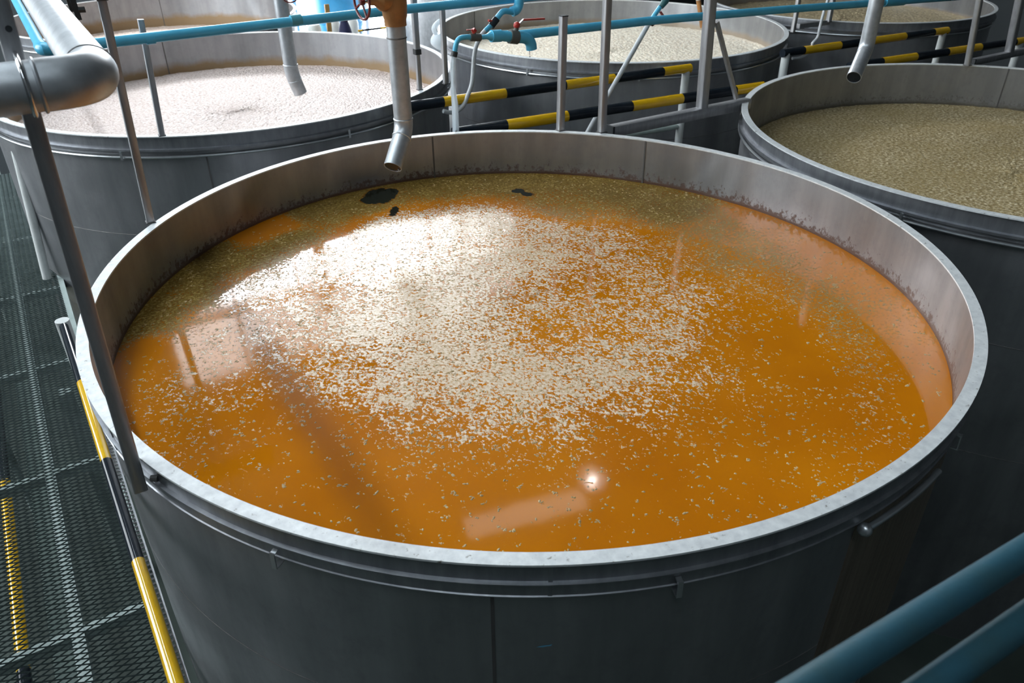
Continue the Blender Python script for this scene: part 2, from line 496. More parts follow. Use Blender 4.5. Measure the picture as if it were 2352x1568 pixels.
def make_tank(key):
    cx, cy = TANKS[key]; rnd = MAIN_ROUND if key == 'main' else (lambda t: SIZE.get(key, 1.0))
    n = 256 if key in ('main', 'right', 'left') else 160
    root = thing('fermentation_vat', (cx, cy, 0), LABELS[key], 'tank', 'open steel fermentation vats')
    def part(name, prof, mat, closed=True):
        me = data(*lathe(prof, n, rnd, closed), name)
        o = link(name, me, mat, root); o.matrix_parent_inverse = Matrix.Identity(4); o.location = (0, 0, ZR)
        return o
    sh = part('shell', [(RI, -1.2), (RI, -0.004), (RI + 0.014, -0.004), (RI + 0.014, -ZR), (RI, -ZR)], SHELL[key])
    me = sh.data
    a = me.attributes.new('inner', 'FLOAT', 'POINT')
    co = np.zeros(len(me.vertices) * 3, 'f'); me.vertices.foreach_get('co', co); co = co.reshape(-1, 3)
    m = 5
    idx = np.arange(len(co)) % m
    a.data.foreach_set('value', (idx <= 1).astype('f'))
    part('rim_lip', [(RI - 0.003, 0), (RO, 0), (RO, -0.007), (RI - 0.003, -0.007)], MT['lip'])
    if key == 'main':
        part('rim_band', [(RI + 0.014, -0.007), (RI + 0.030, -0.007), (RI + 0.030, -0.072), (RI + 0.042, -0.075), (RI + 0.042, -0.079),
                          (RI + 0.034, -0.083), (RI + 0.032, -0.126), (RI + 0.036, -0.128), (RI + 0.036, -0.131), (RI + 0.014, -0.133)], MT['band'])
    else:
        part('rim_band', [(RI + 0.014, -0.007), (RI + 0.026, -0.007), (RI + 0.026, -0.086), (RI + 0.048, -0.089), (RI + 0.048, -0.102), (RI + 0.014, -0.106)], MT['band'])
        part('ring_pipe', [(1.895 + 0.010 * math.cos(q * PI / 4), -0.142 + 0.010 * math.sin(q * PI / 4)) for q in range(8)], MT['ring'])
    for z in (-0.72, -1.45):
        o = part('hoop_weld', [(RI + 0.013, z), (RI + 0.0155, z - 0.004), (RI + 0.013, z - 0.008)], MT['weld'])
    # vertical weld beads and the hooks of the ring pipe
    spec = {'main': [at(1000, 320, 2, 0), at(1474, 330, 2, 0), at(1125, 1302, 2, 0)],
            'left': [at(380, 96, 2, 0), at(460, 312, 2, 0)], 'mid': [at(1090, 25, 2, 0)],
            'right': [at(2320, 160, 2, 0)], 'farleft': [at(363, -10, 2, 0)], 'farright': []}[key]
    for q, p in enumerate(spec):
        t = math.atan2(p.y - cy, p.x - cx); k = rnd(t)
        near = (p.x - cx) * FW[0] + (p.y - cy) * FW[1] < 0
        r = (RI + 0.015) * k if near else (RI - 0.001) * k
        e = Vector((math.cos(t), math.sin(t), 0))
        top, bot = (-0.14, -1.6) if near else (-0.007, -0.6)
        c = Vector((cx, cy, ZR)) + e * r
        MB().bar(c + Vector((0, 0, bot)), c + Vector((0, 0, top)), 0.010, 0.004, (-e.y, e.x, 0)).build('weld_seam', MT['weld'], root, False)
    hooks = {'main': [(632, 1262), (1563, 1335), (2210, 1000)], 'left': [(290, 340), (787, 292), (108, 318)], 'mid': [(1236, 148), (1460, 160)],
             'right': [(2105, 470)], 'farleft': [], 'farright': []}[key]
    for (x, y) in hooks:
        p = at(x, y, 2, -0.10); t = math.atan2(p.y - cy, p.x - cx); k = rnd(t)
        e = Vector((math.cos(t), math.sin(t), 0)); s = Vector((-e.y, e.x, 0)); c = Vector((cx, cy, ZR))
        r0, r1 = (RI + 0.034) * k, (RI + 0.052) * k
        zt = -0.10 if key == 'main' else -0.10
        hk = MB()
        hk.bar(c + e * r0 + Vector((0, 0, zt)), c + e * r1 + Vector((0, 0, zt - 0.004)), 0.016, 0.004, s)
        hk.bar(c + e * r1 + Vector((0, 0, zt + 0.001)), c + e * (r1 + 0.002) + Vector((0, 0, zt - 0.055)), 0.016, 0.004, s)
        hk.bar(c + e * (r1 + 0.004) + Vector((0, 0, zt - 0.056)), c + e * (RI + 0.016) * k + Vector((0, 0, zt - 0.058)), 0.016, 0.004, s)
        hk.build('hook', MT['ring'], root, False)
    return root


ROOT = {k: make_tank(k) for k in TANKS}
for (x, y) in ((238, 975), (1265, 1302)):
    p = at(x, y, 2, -0.02); t = math.atan2(p.y - TANKS['main'][1], p.x - TANKS['main'][0]); e = Vector((math.cos(t), math.sin(t), 0))
    c = Vector((*TANKS['main'], ZR)) + e * ((RI + 0.031) * MAIN_ROUND(t))
    MB().bar(c + Vector((0, 0, -.132)), c + Vector((0, 0, -.012)), 0.012 if x > 1000 else 0.02, 0.006, (-e.y, e.x, 0)).build('band_joint', MT['band'], ROOT['main'], False)
# what is left of the ring pipe on the near vat: a short length ending in a ball
c0 = Vector((*TANKS['main'], ZR))
pa, pb = at(1985, 1215, 2, -0.15), at(2085, 1140, 2, -0.15)
ta = math.atan2(pa.y - c0.y, pa.x - c0.x); tb = math.atan2(pb.y - c0.y, pb.x - c0.x)
arc = []
for i in range(14):
    t = ta + (tb + 0.10 - ta) * i / 13; arc.append(c0 + Vector((math.cos(t), math.sin(t), 0)) * (1.908 * MAIN_ROUND(t)) + Vector((0, 0, -0.15)))
MB().tube(arc, 0.011, 12).build('ring_pipe', MT['ring'], ROOT['main'])
MB().sphere(arc[0], 0.022).build('ring_pipe_cap', MT['ring'], ROOT['main'])
# sheet added round the right-hand side, warm reflection put into its brown colour
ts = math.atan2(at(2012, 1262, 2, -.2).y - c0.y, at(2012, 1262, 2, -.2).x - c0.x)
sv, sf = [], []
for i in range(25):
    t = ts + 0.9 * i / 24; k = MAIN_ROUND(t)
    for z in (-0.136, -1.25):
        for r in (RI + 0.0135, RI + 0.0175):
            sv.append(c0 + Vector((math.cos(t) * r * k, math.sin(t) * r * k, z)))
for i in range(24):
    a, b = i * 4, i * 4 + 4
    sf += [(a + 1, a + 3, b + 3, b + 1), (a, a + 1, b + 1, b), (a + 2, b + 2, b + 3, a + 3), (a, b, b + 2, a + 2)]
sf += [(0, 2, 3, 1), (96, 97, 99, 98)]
link('reflection_sheet', data(sv, sf), steel('warm_reflection_steel', (0.36, 0.29, 0.23), (0.20, 0.165, 0.135), 0.42, 0.75, (14, 14, 0.4), 3.0), ROOT['main'])
# ragged flake of pale blue paint stuck to the near side
p = at(1250, 1503, 2, -0.36); t = math.atan2(p.y - c0.y, p.x - c0.x)
fl = []
for q, (a_, z_) in enumerate([(-0.012, -0.003), (-0.006, 0.001), (0.0, 0.004), (0.008, 0.005), (0.013, 0.007), (0.011, 0.001), (0.004, -0.001), (-0.002, -0.004), (-0.007, -0.003)]):
    fl.append(c0 + Vector((math.cos(t + a_ ), math.sin(t + a_), 0)) * ((RI + 0.0146) * MAIN_ROUND(t + a_)) + Vector((0, 0, -0.36 + z_ * 1.2)))
link('paint_flake', data(fl, [tuple(range(9))]), paint('flake_blue', (0.12, 0.35, 0.5), 0.5), ROOT['main'], False)


# ------------------------------------------------------------------ liquids
def disc(radius, rnd, ring, seg):
    v = [(0, 0, 0)]; f = []
    for i in range(1, ring + 1):
        r = radius * (i / ring)
        for k in range(seg):
            t = 2 * PI * k / seg; q = rnd(t)
            v.append((r * q * math.cos(t), r * q * math.sin(t), 0))
    f += [(0, 1 + k, 1 + (k + 1) % seg) for k in range(seg)]
    for i in range(ring - 1):
        a, b = 1 + i * seg, 1 + (i + 1) * seg
        f += [(a + k, b + k, b + (k + 1) % seg, a + (k + 1) % seg) for k in range(seg)]
    return v, f


def foam_bed(key, level, cols, scale, rough, bump_d, relief, seed, label, spec=0.5):
    """a bed of small foam beads: real relief in the mesh, colour from two noises"""
    cx, cy = TANKS[key]
    v, f = disc((RI - 0.001) * SIZE.get(key, 1.0), ROUND, 110, 260)
    v = np.array(v); r_ = np.random.default_rng(seed)
    ph = r_.uniform(0, 6.28, 24); kx = r_.normal(0, 1, 24); ky = r_.normal(0, 1, 24)
    z = sum(np.sin((kx[i] * v[:, 0] + ky[i] * v[:, 1]) * (3 + i) + ph[i]) / (1 + i * 0.3) for i in range(24))
    v[:, 2] = z * relief * 0.4 + r_.normal(0, relief, len(v))
    m, nt, b = nodes_of('foam_' + key)
    vec = coords(nt)
    n1 = noise(nt, vec, scale, 3.0, 0.6); n2 = noise(nt, vec, 2.2, 3.0, 0.5)
    c = ramp(nt, n1, [(0.34, cols[0]), (0.5, cols[1]), (0.66, cols[2])])
    c = mix(nt, ramp(nt, n2, [(0.35, (0, 0, 0)), (0.7, (0.55, 0.55, 0.55))]), c, cols[3])
    nt.links.new(c, b.inputs['Base Color']); b.inputs['Roughness'].default_value = rough
    b.inputs['Specular IOR Level'].default_value = spec
    vo = N(nt, 'ShaderNodeTexVoronoi', Scale=scale * 1.1); nt.links.new(vec, vo.inputs['Vector'])
    bp = N(nt, 'ShaderNodeBump', Strength=0.8, Distance=bump_d, invert=True)
    nt.links.new(vo.outputs['Distance'], bp.inputs['Height']); nt.links.new(bp.outputs[0], b.inputs['Normal'])
    me = data(v.tolist(), f, 'foam')
    o = link('foam_bed', me, m, None, True, 3.2); o.location = (cx, cy, ZR + level)
    return tag(o, label, 'foam', kind='stuff')


foam_bed('left', -0.345, [(0.36, 0.25, 0.20), (0.60, 0.49, 0.44), (0.70, 0.61, 0.58), (0.60, 0.50, 0.46)], 42.0, 0.5, 0.012, 0.0025, 3,
         'bed of fine pinkish white foam filling the vat left of the striped rails')
foam_bed('mid', -0.285, [(0.72, 0.58, 0.42), (0.94, 0.84, 0.68), (0.97, 0.91, 0.80), (0.95, 0.86, 0.70)], 28.0, 0.6, 0.010, 0.003, 4,
         'bed of lumpy cream foam filling the vat under the blue taps')
foam_bed('right', -0.345, [(0.20, 0.13, 0.04), (0.42, 0.32, 0.16), (0.82, 0.72, 0.50), (0.36, 0.26, 0.10)], 46.0, 0.5, 0.005, 0.0015, 5,
         'bed of olive tan mash filling the vat at the right edge')
foam_bed('farleft', -0.40, [(0.46, 0.33, 0.26), (0.66, 0.52, 0.44), (0.74, 0.61, 0.53), (0.68, 0.55, 0.47)], 30.0, 0.5, 0.012, 0.0025, 6,
         'bed of pale pink foam in the far vat behind the galvanised pipe')
foam_bed('farright', -0.25, [(0.42, 0.31, 0.17), (0.60, 0.48, 0.29), (0.72, 0.60, 0.40), (0.52, 0.41, 0.24)], 24.0, 0.5, 0.015, 0.003, 8,
         'bed of tan foam in the far vat at the upper right')

# the orange liquid: where the foam lies on it, in photo pixels (x, y, white foam, olive scum)
LV = -0.29
CTRL = [
    (900, 530, .98, 0), (1100, 520, .95, .1), (760, 600, .9, .1), (900, 620, .98, 0), (1050, 620, .95, 0), (1000, 700, .95, 0), (850, 740, .95, 0),
    (1000, 830, .95, 0), (1150, 880, .92, 0), (1300, 880, .88, 0), (930, 900, .85, 0), (1420, 850, .85, 0), (1200, 600, .9, 0), (1100, 760, .85, 0),
    (1220, 680, .72, 0), (700, 720, .80, 0), (1350, 650, .6, 0), (1280, 760, .62, 0), (1400, 740, .66, 0), (1530, 760, .78, 0), (1580, 690, .7, .1),
    (1600, 860, .62, 0), (1500, 930, .62, 0), (1300, 980, .68, 0), (1100, 980, .7, 0), (920, 980, .62, 0), (760, 880, .72, 0), (640, 780, .72, 0),
    (590, 690, .78, .3), (1450, 620, .7, .1), (1350, 560, .75, .2), (1560, 600, .55, .5), (1250, 530, .8, .3),
    (500, 780, .66, .1), (430, 880, .56, .1), (540, 880, .56, 0), (640, 940, .38, 0), (720, 1010, .28, 0), (850, 1050, .42, 0), (1000, 1060, .45, 0),
    (1200, 1060, .46, 0), (1420, 1020, .44, 0), (1640, 950, .42, 0), (1700, 820, .40, 0), (1690, 740, .46, .2), (1740, 660, .46, .55),
    (360, 1000, .48, .2), (420, 1040, .44, .1), (520, 1060, .36, 0), (600, 1140, .33, 0), (800, 1150, .28, 0), (820, 1080, .25, 0), (1000, 1200, .33, 0),
    (1130, 1140, .30, 0), (1300, 1220, .33, 0), (1500, 1120, .30, 0), (1620, 1100, .33, 0), (1800, 1000, .34, 0), (1850, 850, .24, 0), (1800, 770, .22, .1),
    (1900, 1060, .40, 0), (1500, 1240, .30, 0), (1750, 1150, .36, 0), (2000, 1050, .42, .1), (1000, 1260, .34, 0), (700, 1200, .32, 0), (1300, 1270, .3, 0),
    (1000, 415, 0, 1), (1200, 410, 0, 1), (1400, 430, 0, .95), (800, 465, 0, 1), (700, 500, .1, .9), (560, 600, .2, .9), (450, 640, .1, 1), (360, 720, .1, 1),
    (290, 800, .1, .9), (1550, 480, .1, .95), (1650, 520, .2, .72), (1650, 600, .42, .7), (1780, 590, .3, .7), (1880, 680, .38, .68), (1930, 760, .42, .64),
    (1980, 840, .45, .58), (2030, 920, .48, .4), (2040, 1000, .46, .25), (1750, 500, 0, .45), (1900, 580, 0, .35), (2010, 650, .1, .5), (2080, 740, .15, .5),
    (2140, 860, .15, .25), (2150, 940, .1, .1), (2090, 840, .3, .5), (600, 525, 0, 0), (640, 515, 0, .05), (565, 545, 0, .1), (320, 808, 0, .05), (345, 795, 0, .1),
    (480, 575, 0, 1), (520, 600, .1, 1), (720, 470, 0, 1), (665, 545, .1, .95), (605, 575, .15, .95), (430, 690, .2, .9), (300, 760, 0, 1), (375, 765, .2, .9), (450, 740, .45, .6), (520, 560, 0, .95), (700, 480, 0, 1), (560, 640, .6, .6),
    (1300, 480, .2, .8), (400, 790, .4, .6), (330, 880, .45, .3), (310, 930, .45, .3),
]
pts = np.array([[*at(x, y, 2, LV)[:2]] for x, y, _, _ in CTRL]); vals = np.array([[a, b] for _, _, a, b in CTRL])


def density(xy):
    out = np.zeros((len(xy), 2)); 
    for s in range(0, len(xy), 4000):
        q = xy[s:s + 4000]
        d2 = ((q[:, None, :] - pts[None]) ** 2).sum(-1)
        w = np.exp(-d2 / (2 * 0.07 ** 2)) + 1e-3 / (d2 + 0.01) ** 2
        out[s:s + 4000] = (w @ vals) / w.sum(1, keepdims=True)
    return out


def dark_spots(xy):
    """patches swept clear under the drips of the spout, with the dark they reflect painted in"""
    o = np.zeros(len(xy))
    for x, y, ra, rb in ((872, 450, 0.12, 0.16), (895, 442, 0.07, 0.09), (850, 458, 0.07, 0.09), (1190, 438, 0.05, 0.05), (1212, 446, 0.045, 0.04), (905, 485, 0.03, 0.10)):  # the thin last patch is the spout's painted reflection
        c = np.array(at(x, y, 2, LV)[:2]); d = xy - c
        a = d @ RT[:2]; b = d @ _h[:2]
        o = np.maximum(o, np.clip(1.6 - 1.3 * ((a / ra) ** 2 + (b / rb) ** 2), 0, 1))
    return o


v, f = disc(RI - 0.0005, MAIN_ROUND, 200, 420)
v = np.array(v); xy = v[:, :2] + np.array(TANKS['main'])
den = density(xy)
me = data(v.tolist(), f, 'orange_liquid')
for nm, arr in (('foam', den[:, 0]), ('scum', den[:, 1]), ('clear', dark_spots(xy))):
    a = me.attributes.new(nm, 'FLOAT', 'POINT'); a.data.foreach_set('value', arr.astype('f'))


def liquid_mat():
    m, nt, b = nodes_of('orange_liquid')
    att = {}
    for nm in ('foam', 'scum', 'clear'):
        a = nt.nodes.new('ShaderNodeAttribute'); a.attribute_name = nm; att[nm] = a.outputs['Fac']
    vec = coords(nt)
    # streaks run a little across the vat
    mp = nt.nodes.new('ShaderNodeMapping'); mp.inputs['Rotation'].default_value = (0, 0, math.radians(32)); mp.inputs['Scale'].default_value = (1.0, 0.8, 1)
    nt.links.new(vec, mp.inputs[0]); vs = mp.outputs[0]
    n1 = noise(nt, vs, 74.0, 3.0, 0.62, 0.15); n2 = noise(nt, vs, 26.0, 3.0, 0.55, 0.2); n3 = noise(nt, vec, 9.0, 2.0, 0.5)
    n = math_n(nt, 'ADD', math_n(nt, 'MULTIPLY', n1, 0.52), math_n(nt, 'ADD', math_n(nt, 'MULTIPLY', n2, 0.34), math_n(nt, 'MULTIPLY', n3, 0.14)))
    # noise centred on .5 with a spread of about .1: threshold by the density
    thr = math_n(nt, 'SUBTRACT', 0.715, math_n(nt, 'MULTIPLY', att['foam'], 0.300))
    fm = nt.nodes.new('ShaderNodeMapRange'); fm.interpolation_type = 'SMOOTHSTEP'
    nt.links.new(math_n(nt, 'SUBTRACT', n, thr), fm.inputs[0]); fm.inputs[1].default_value = -0.018; fm.inputs[2].default_value = 0.030
    foam = fm.outputs[0]
    g1 = noise(nt, vec, 62.0, 4.0, 0.75); g2 = noise(nt, vec, 9.0, 4.0, 0.6)
    thr2 = math_n(nt, 'SUBTRACT', 0.79, math_n(nt, 'MULTIPLY', att['scum'], 0.43))
    sm = nt.nodes.new('ShaderNodeMapRange')
    nt.links.new(math_n(nt, 'SUBTRACT', math_n(nt, 'ADD', math_n(nt, 'MULTIPLY', g1, 0.8), math_n(nt, 'MULTIPLY', g2, 0.2)), thr2), sm.inputs[0])
    sm.inputs[1].default_value = -0.03; sm.inputs[2].default_value = 0.04
    scum = sm.outputs[0]
    cl_ = nt.nodes.new('ShaderNodeMapRange'); cl_.interpolation_type = 'SMOOTHSTEP'
    nt.links.new(math_n(nt, 'ADD', att['clear'], math_n(nt, 'MULTIPLY', math_n(nt, 'SUBTRACT', noise(nt, vec, 22.0, 4.0, 0.65), 0.5), 1.3)), cl_.inputs[0])
    cl_.inputs[1].default_value = 0.35; cl_.inputs[2].default_value = 0.75; att['clear'] = cl_.outputs[0]
    inv = math_n(nt, 'SUBTRACT', 1.0, att['clear'])
    foam = math_n(nt, 'MULTIPLY', foam, inv); scum = math_n(nt, 'MULTIPLY', scum, inv)
    base = ramp(nt, noise(nt, vec, 1.2, 3.0, 0.5), [(0.35, (0.43, 0.130, 0.002)), (0.65, (0.53, 0.176, 0.003))])
    base = mix(nt, att['clear'], base, (0.012, 0.014, 0.008))  # dark reflection put into the colour of the clear patches
    sc_c = ramp(nt, g1, [(0.38, (0.075, 0.038, 0.005)), (0.50, (0.21, 0.122, 0.018)), (0.64, (0.44, 0.32, 0.12))])
    sc_c = mix(nt, ramp(nt, g2, [(0.40, (0.5, 0.5, 0.5)), (0.60, (0, 0, 0))]), sc_c, (0.10, 0.055, 0.008))
    c = mix(nt, scum, base, sc_c)
    fo_c = ramp(nt, n1, [(0.38, (0.48, 0.31, 0.15)), (0.62, (0.76, 0.61, 0.46))])
    fo_c = mix(nt, ramp(nt, att['foam'], [(0.38, (1, 1, 1)), (0.62, (0, 0, 0))]), fo_c, (0.52, 0.34, 0.14))
    c = mix(nt, foam, c, fo_c)
    nt.links.new(c, b.inputs['Base Color'])
    rg = math_n(nt, 'ADD', 0.06, math_n(nt, 'ADD', math_n(nt, 'MULTIPLY', foam, 0.12), math_n(nt, 'MULTIPLY', scum, 0.28)), clamp=True)
    nt.links.new(rg, b.inputs['Roughness'])
    b.inputs['IOR'].default_value = 1.36
    nt.links.new(math_n(nt, 'SUBTRACT', 0.5, math_n(nt, 'MULTIPLY', scum, 0.28)), b.inputs['Specular IOR Level'])
    hgt = math_n(nt, 'ADD', math_n(nt, 'MULTIPLY', foam, math_n(nt, 'ADD', 0.5, n1)), math_n(nt, 'MULTIPLY', scum, 0.45))
    hgt = math_n(nt, 'ADD', hgt, math_n(nt, 'MULTIPLY', noise(nt, vec, 5.0, 2.0), 0.25))
    bp = N(nt, 'ShaderNodeBump', Strength=0.42, Distance=0.003)
    nt.links.new(hgt, bp.inputs['Height']); nt.links.new(bp.outputs[0], b.inputs['Normal'])
    return m


liq = link('orange_liquid', me, liquid_mat(), None, True, 3.2)
liq.location = (*TANKS['main'], ZR + LV)
tag(liq, 'orange fermenting liquid with white foam in the vat nearest the camera', 'liquid', kind='stuff')

# loose clots of foam standing proud of the liquid: small flattened lumps, too many to count
lump_v, lump_f = [], []
cand = rng.uniform(-1.84, 1.84, (60000, 2)); cand = cand[np.hypot(cand[:, 0], cand[:, 1]) < 1.83]
cd = density(cand + np.array(TANKS['main'])); clr = dark_spots(cand + np.array(TANKS['main']))
keep = rng.uniform(0, 1, len(cand)) < (0.034 + 0.30 * np.clip(cd[:, 0] - 0.22, 0, .35) + 0.06 * cd[:, 1]) * (clr < 0.1)
cand = cand[keep]
base = []
for i in range(3):
    ph = PI / 2 * i / 2.6
    base += [(math.cos(ph) * math.cos(2 * PI * k / 6 + i * .5), math.cos(ph) * math.sin(2 * PI * k / 6 + i * .5), math.sin(ph)) for k in range(6)]
base.append((0, 0, 1.0)); base = np.array(base)
bf = [(i * 6 + k, i * 6 + (k + 1) % 6, (i + 1) * 6 + (k + 1) % 6, (i + 1) * 6 + k) for i in range(2) for k in range(6)] + [(12 + k, 12 + (k + 1) % 6, 18) for k in range(6)]
for (x, y) in cand:
    for q in range(rng.integers(1, 6)):
        s = rng.uniform(0.0018, 0.0048)
        ang = rng.uniform(0, 6.28); st = rng.uniform(1, 1.9)
        p = base * np.array([s * st, s, s * rng.uniform(.35, .6)]) * rng.uniform(.8, 1.2, (len(base), 1))
        ca, sa = math.cos(ang), math.sin(ang); ox, oy = rng.normal(0, 0.0055, 2) if q else (0, 0)
        k = len(lump_v) 
        lump_v += [(x + ox + a * ca - b * sa, y + oy + a * sa + b * ca, c - 0.0006) for a, b, c in p]
        lump_f += [tuple(i + k for i in t) for t in bf]
m, nt, b = nodes_of('foam_clots')
vec = coords(nt)
nt.links.new(ramp(nt, noise(nt, vec, 2.5, 4.0, .7), [(0.35, (0.27, 0.165, 0.045)), (0.65, (0.52, 0.38, 0.19))]), b.inputs['Base Color'])
b.inputs['Roughness'].default_value = 0.45
o = link('foam_clots', data(lump_v, lump_f, 'foam_clots'), m, None, True, 3.2); o.location = (*TANKS['main'], ZR + LV)
tag(o, 'small tan foam clots scattered over the orange liquid', 'foam', kind='stuff')


# ------------------------------------------------------------------ square posts and beams
def post(x, y, z0, ztop, w, label, name='steel_post', mat='post', plate=True, top=None):
    """square tube standing on a rim (pixel of its foot at height z0)"""
    p = at(x, y, 2, z0)
    root = thing(name, (p.x, p.y, ZR + z0), label, 'post', 'square steel posts standing on the vat rims')
    e = Vector((p.x, p.y, ZR + ztop))
    if top:                                # the post leans a little: it passes this photo point
        q = at(*top, 1, p.y); e.x = p.x + (q.x - p.x) * (e.z - p.z) / (q.z - p.z)
    b = MB().bar(p, e, w, w, (1, 0, 0), bev=w * 0.1)
    b.build('tube', MT[mat], root, True, 0.9)
    if plate:
        MB().box((p.x - w * .62, p.y - w * .62, ZR + z0), (p.x + w * .62, p.y + w * .62, ZR + z0 + 0.005)).build('foot_weld', MT['weld'], root, False)
    return root, p


P1, p1 = post(322, 1122, -0.10, 1.55, 0.040, 'square steel post in the left foreground, its foot welded outside the near rim', plate=False, top=(77, 280))
for (x, y) in ((20, 66), (40, 140)):
    q = at(x, y, 1, p1.y - 0.0205)
    MB().tube([q - Vector((0, 0.001, 0)), q + Vector((0, 0.003, 0))], 0.007, 12).build('bolt_hole', MT['dark'], P1)
q = at(347, 1098, 2, -0.055)
MB().tube([q, q + Vector((0.018, -0.012, 0))], 0.010, 8).build('bolt', MT['weld'], P1, False)
P2, p2 = post(346, 510, 0.0, 1.35, 0.036, 'square steel post on the near rim, second from the left edge', top=(238, 20))
P3, p3 = post(372, 311, 0.0, 0.72, 0.036, 'short square post on the front rim of the pinkish foam vat', top=(324, 52))
P4, p4 = post(964, 206, 0.0, 0.30, 0.034, 'square post with a dark collar on the right rim of the pinkish foam vat')
MB().bar((p4.x, p4.y, ZR + 0.30), (p4.x, p4.y, ZR + 1.2), 0.042, 0.042, (1, 0, 0), bev=.004).build('upper_tube', MT['post'], P4)
MB().bar((p4.x, p4.y, ZR + 0.27), (p4.x, p4.y, ZR + 0.31), 0.052, 0.052, (1, 0, 0), bev=.004).build('collar', MT['dark'], P4)
P5, p5 = post(1024, 192, 0.0, 0.62, 0.038, 'square post under the blue pipe between the pinkish and the cream foam vats')
P6, p6 = post(1287, 299, 0.0, 0.715, 0.044, 'short capped square post on the far rim of the orange vat')
MB().bar((p6.x, p6.y, ZR + .715), (p6.x, p6.y, ZR + .721), .046, .046, (1, 0, 0)).build('cap', MT['dark'], P6)
P7, p7 = post(1382, 303, 0.0, 1.3, 0.046, 'tall square post on the far rim of the orange vat', top=(1395, 0))
# beam from the near vat to the right-hand vat, with its post and brace
bm_a, bm_b = at(1405, 303, 2, -0.02), at(1722, 238, 2, -0.02)
bm_b = Vector((bm_b.x, bm_a.y + 0.02, bm_b.z)); bm_a.y += 0.02
root = thing('steel_beam', bm_a, 'square steel beam bridging the rims of the orange vat and the olive mash vat', 'beam')
MB().bar(bm_a, bm_b, 0.072, 0.072, (0, 1, 0), bev=.004).build('tube', MT['post'], root, True, .9)
MB().bar(bm_a - Vector((0.004, 0, 0)), bm_a + Vector((0.012, 0, 0)), 0.075, 0.075, (0, 1, 0)).build('end_plate', MT['dark'], root, False)
q = at(1612, 248, 1, bm_a.y)
P8 = thing('steel_post', q, 'thick square post standing on the beam between the two front vats', 'post', 'square steel posts standing on the vat rims')
MB().bar(q, at(1637, -60, 1, bm_a.y), 0.066, 0.066, (1, 0, 0), bev=.005).build('tube', MT['post'], P8, True, .9)
MB().bar(at(1646, 50, 1, bm_a.y), at(1691, 226, 1, bm_a.y), 0.026, 0.026, (0, 1, 0)).build('brace', MT['post'], P8, True, .9)
P10, p10 = post(2222, 150, 0.0, 1.1, 0.044, 'square post on the far rim of the olive mash vat', top=(2250, 0))
b2a, b2b = at(2232, 143, 2, -0.01), at(2420, 105, 2, -0.01); b2b.y = b2a.y
root = thing('steel_beam', b2a, 'square steel beam running out of frame behind the olive mash vat', 'beam')
MB().bar(b2a, b2b, 0.055, 0.055, (0, 1, 0), bev=.004).build('tube', MT['post'], root, True, .9)
MB().bar(b2a - Vector((0.004, 0, 0)), b2a + Vector((0.012, 0, 0)), 0.058, 0.058, (0, 1, 0)).build('end_plate', MT['dark'], root, False)
q = at(2316, 128, 1, b2a.y)
P11 = thing('steel_post', q, 'thick square post at the upper right corner on a beam', 'post', 'square steel posts standing on the vat rims')
MB().bar(q, at(2355, -60, 1, b2a.y), 0.062, 0.062, (1, 0, 0), bev=.005).build('tube', MT['post'], P11, True, .9)
P12, p12 = post(1821, 74, 0.0, 0.9, 0.04, 'square post on the right rim of the cream foam vat')
P13, p13 = post(1903, 50, 0.0, 0.9, 0.05, 'square post on the front rim of the far tan foam vat')
b3a, b3b = at(1833, 60, 2, -0.01), at(1902, 51, 2, -0.01)
root = thing('steel_beam', b3a, 'short steel beam joining the cream foam vat and the far tan foam vat', 'beam')
MB().bar(b3a, b3b, 0.05, 0.05, (0, 1, 0)).build('tube', MT['post'], root, True, .9)
# dark overhead beam carried by the second post, with a clamp hanging from it
p2t = at(236, 8, 1, p2.y)
root = thing('overhead_beam', (p2t.x, p2.y, ZR + 1.06), 'dark overhead beam crossing the upper left corner', 'beam')
MB().bar((p2t.x - 0.3, p2.y + 0.045, ZR + 1.115), (p2t.x + 0.3, p2.y + 0.045, ZR + 1.115), 0.05, 0.12, (0, 1, 0)).build('flange', MT['dark'], root, False)
MB().bar((p2t.x, p2.y - 0.024, ZR + 1.03), (p2t.x, p2.y - 0.024, ZR + 1.12), 0.046, 0.01, (1, 0, 0)).build('bracket', MT['weld'], root, False)
MB().tube([(p2t.x, p2.y - 0.036, ZR + 1.05), (p2t.x, p2.y - 0.02, ZR + 1.05)], 0.012, 6).build('bolt', MT['dark'], root, False)
q = at(172, 20, 1, p2.y + 0.03)
cl = thing('hanging_clamp', q, 'dark iron clamp hanging from the overhead beam beside the galvanised pipe', 'clamp')
MB().bar(q + Vector((0, 0, 0.06)), q + Vector((0.004, 0, -0.045)), 0.022, 0.03, (1, 0, 0)).build('jaw', MT['dark'], cl, False)
MB().tube([q + Vector((0.01, -.01, -0.005)), q + Vector((0.038, -.01, -0.005))], 0.012, 8).build('screw', MT['dark'], cl, False)
MB().bar(q + Vector((-0.02, 0, 0.06)), q + Vector((-0.015, 0, -0.01)), 0.012, 0.03, (1, 0, 0)).build('jaw', MT['dark'], cl, False)


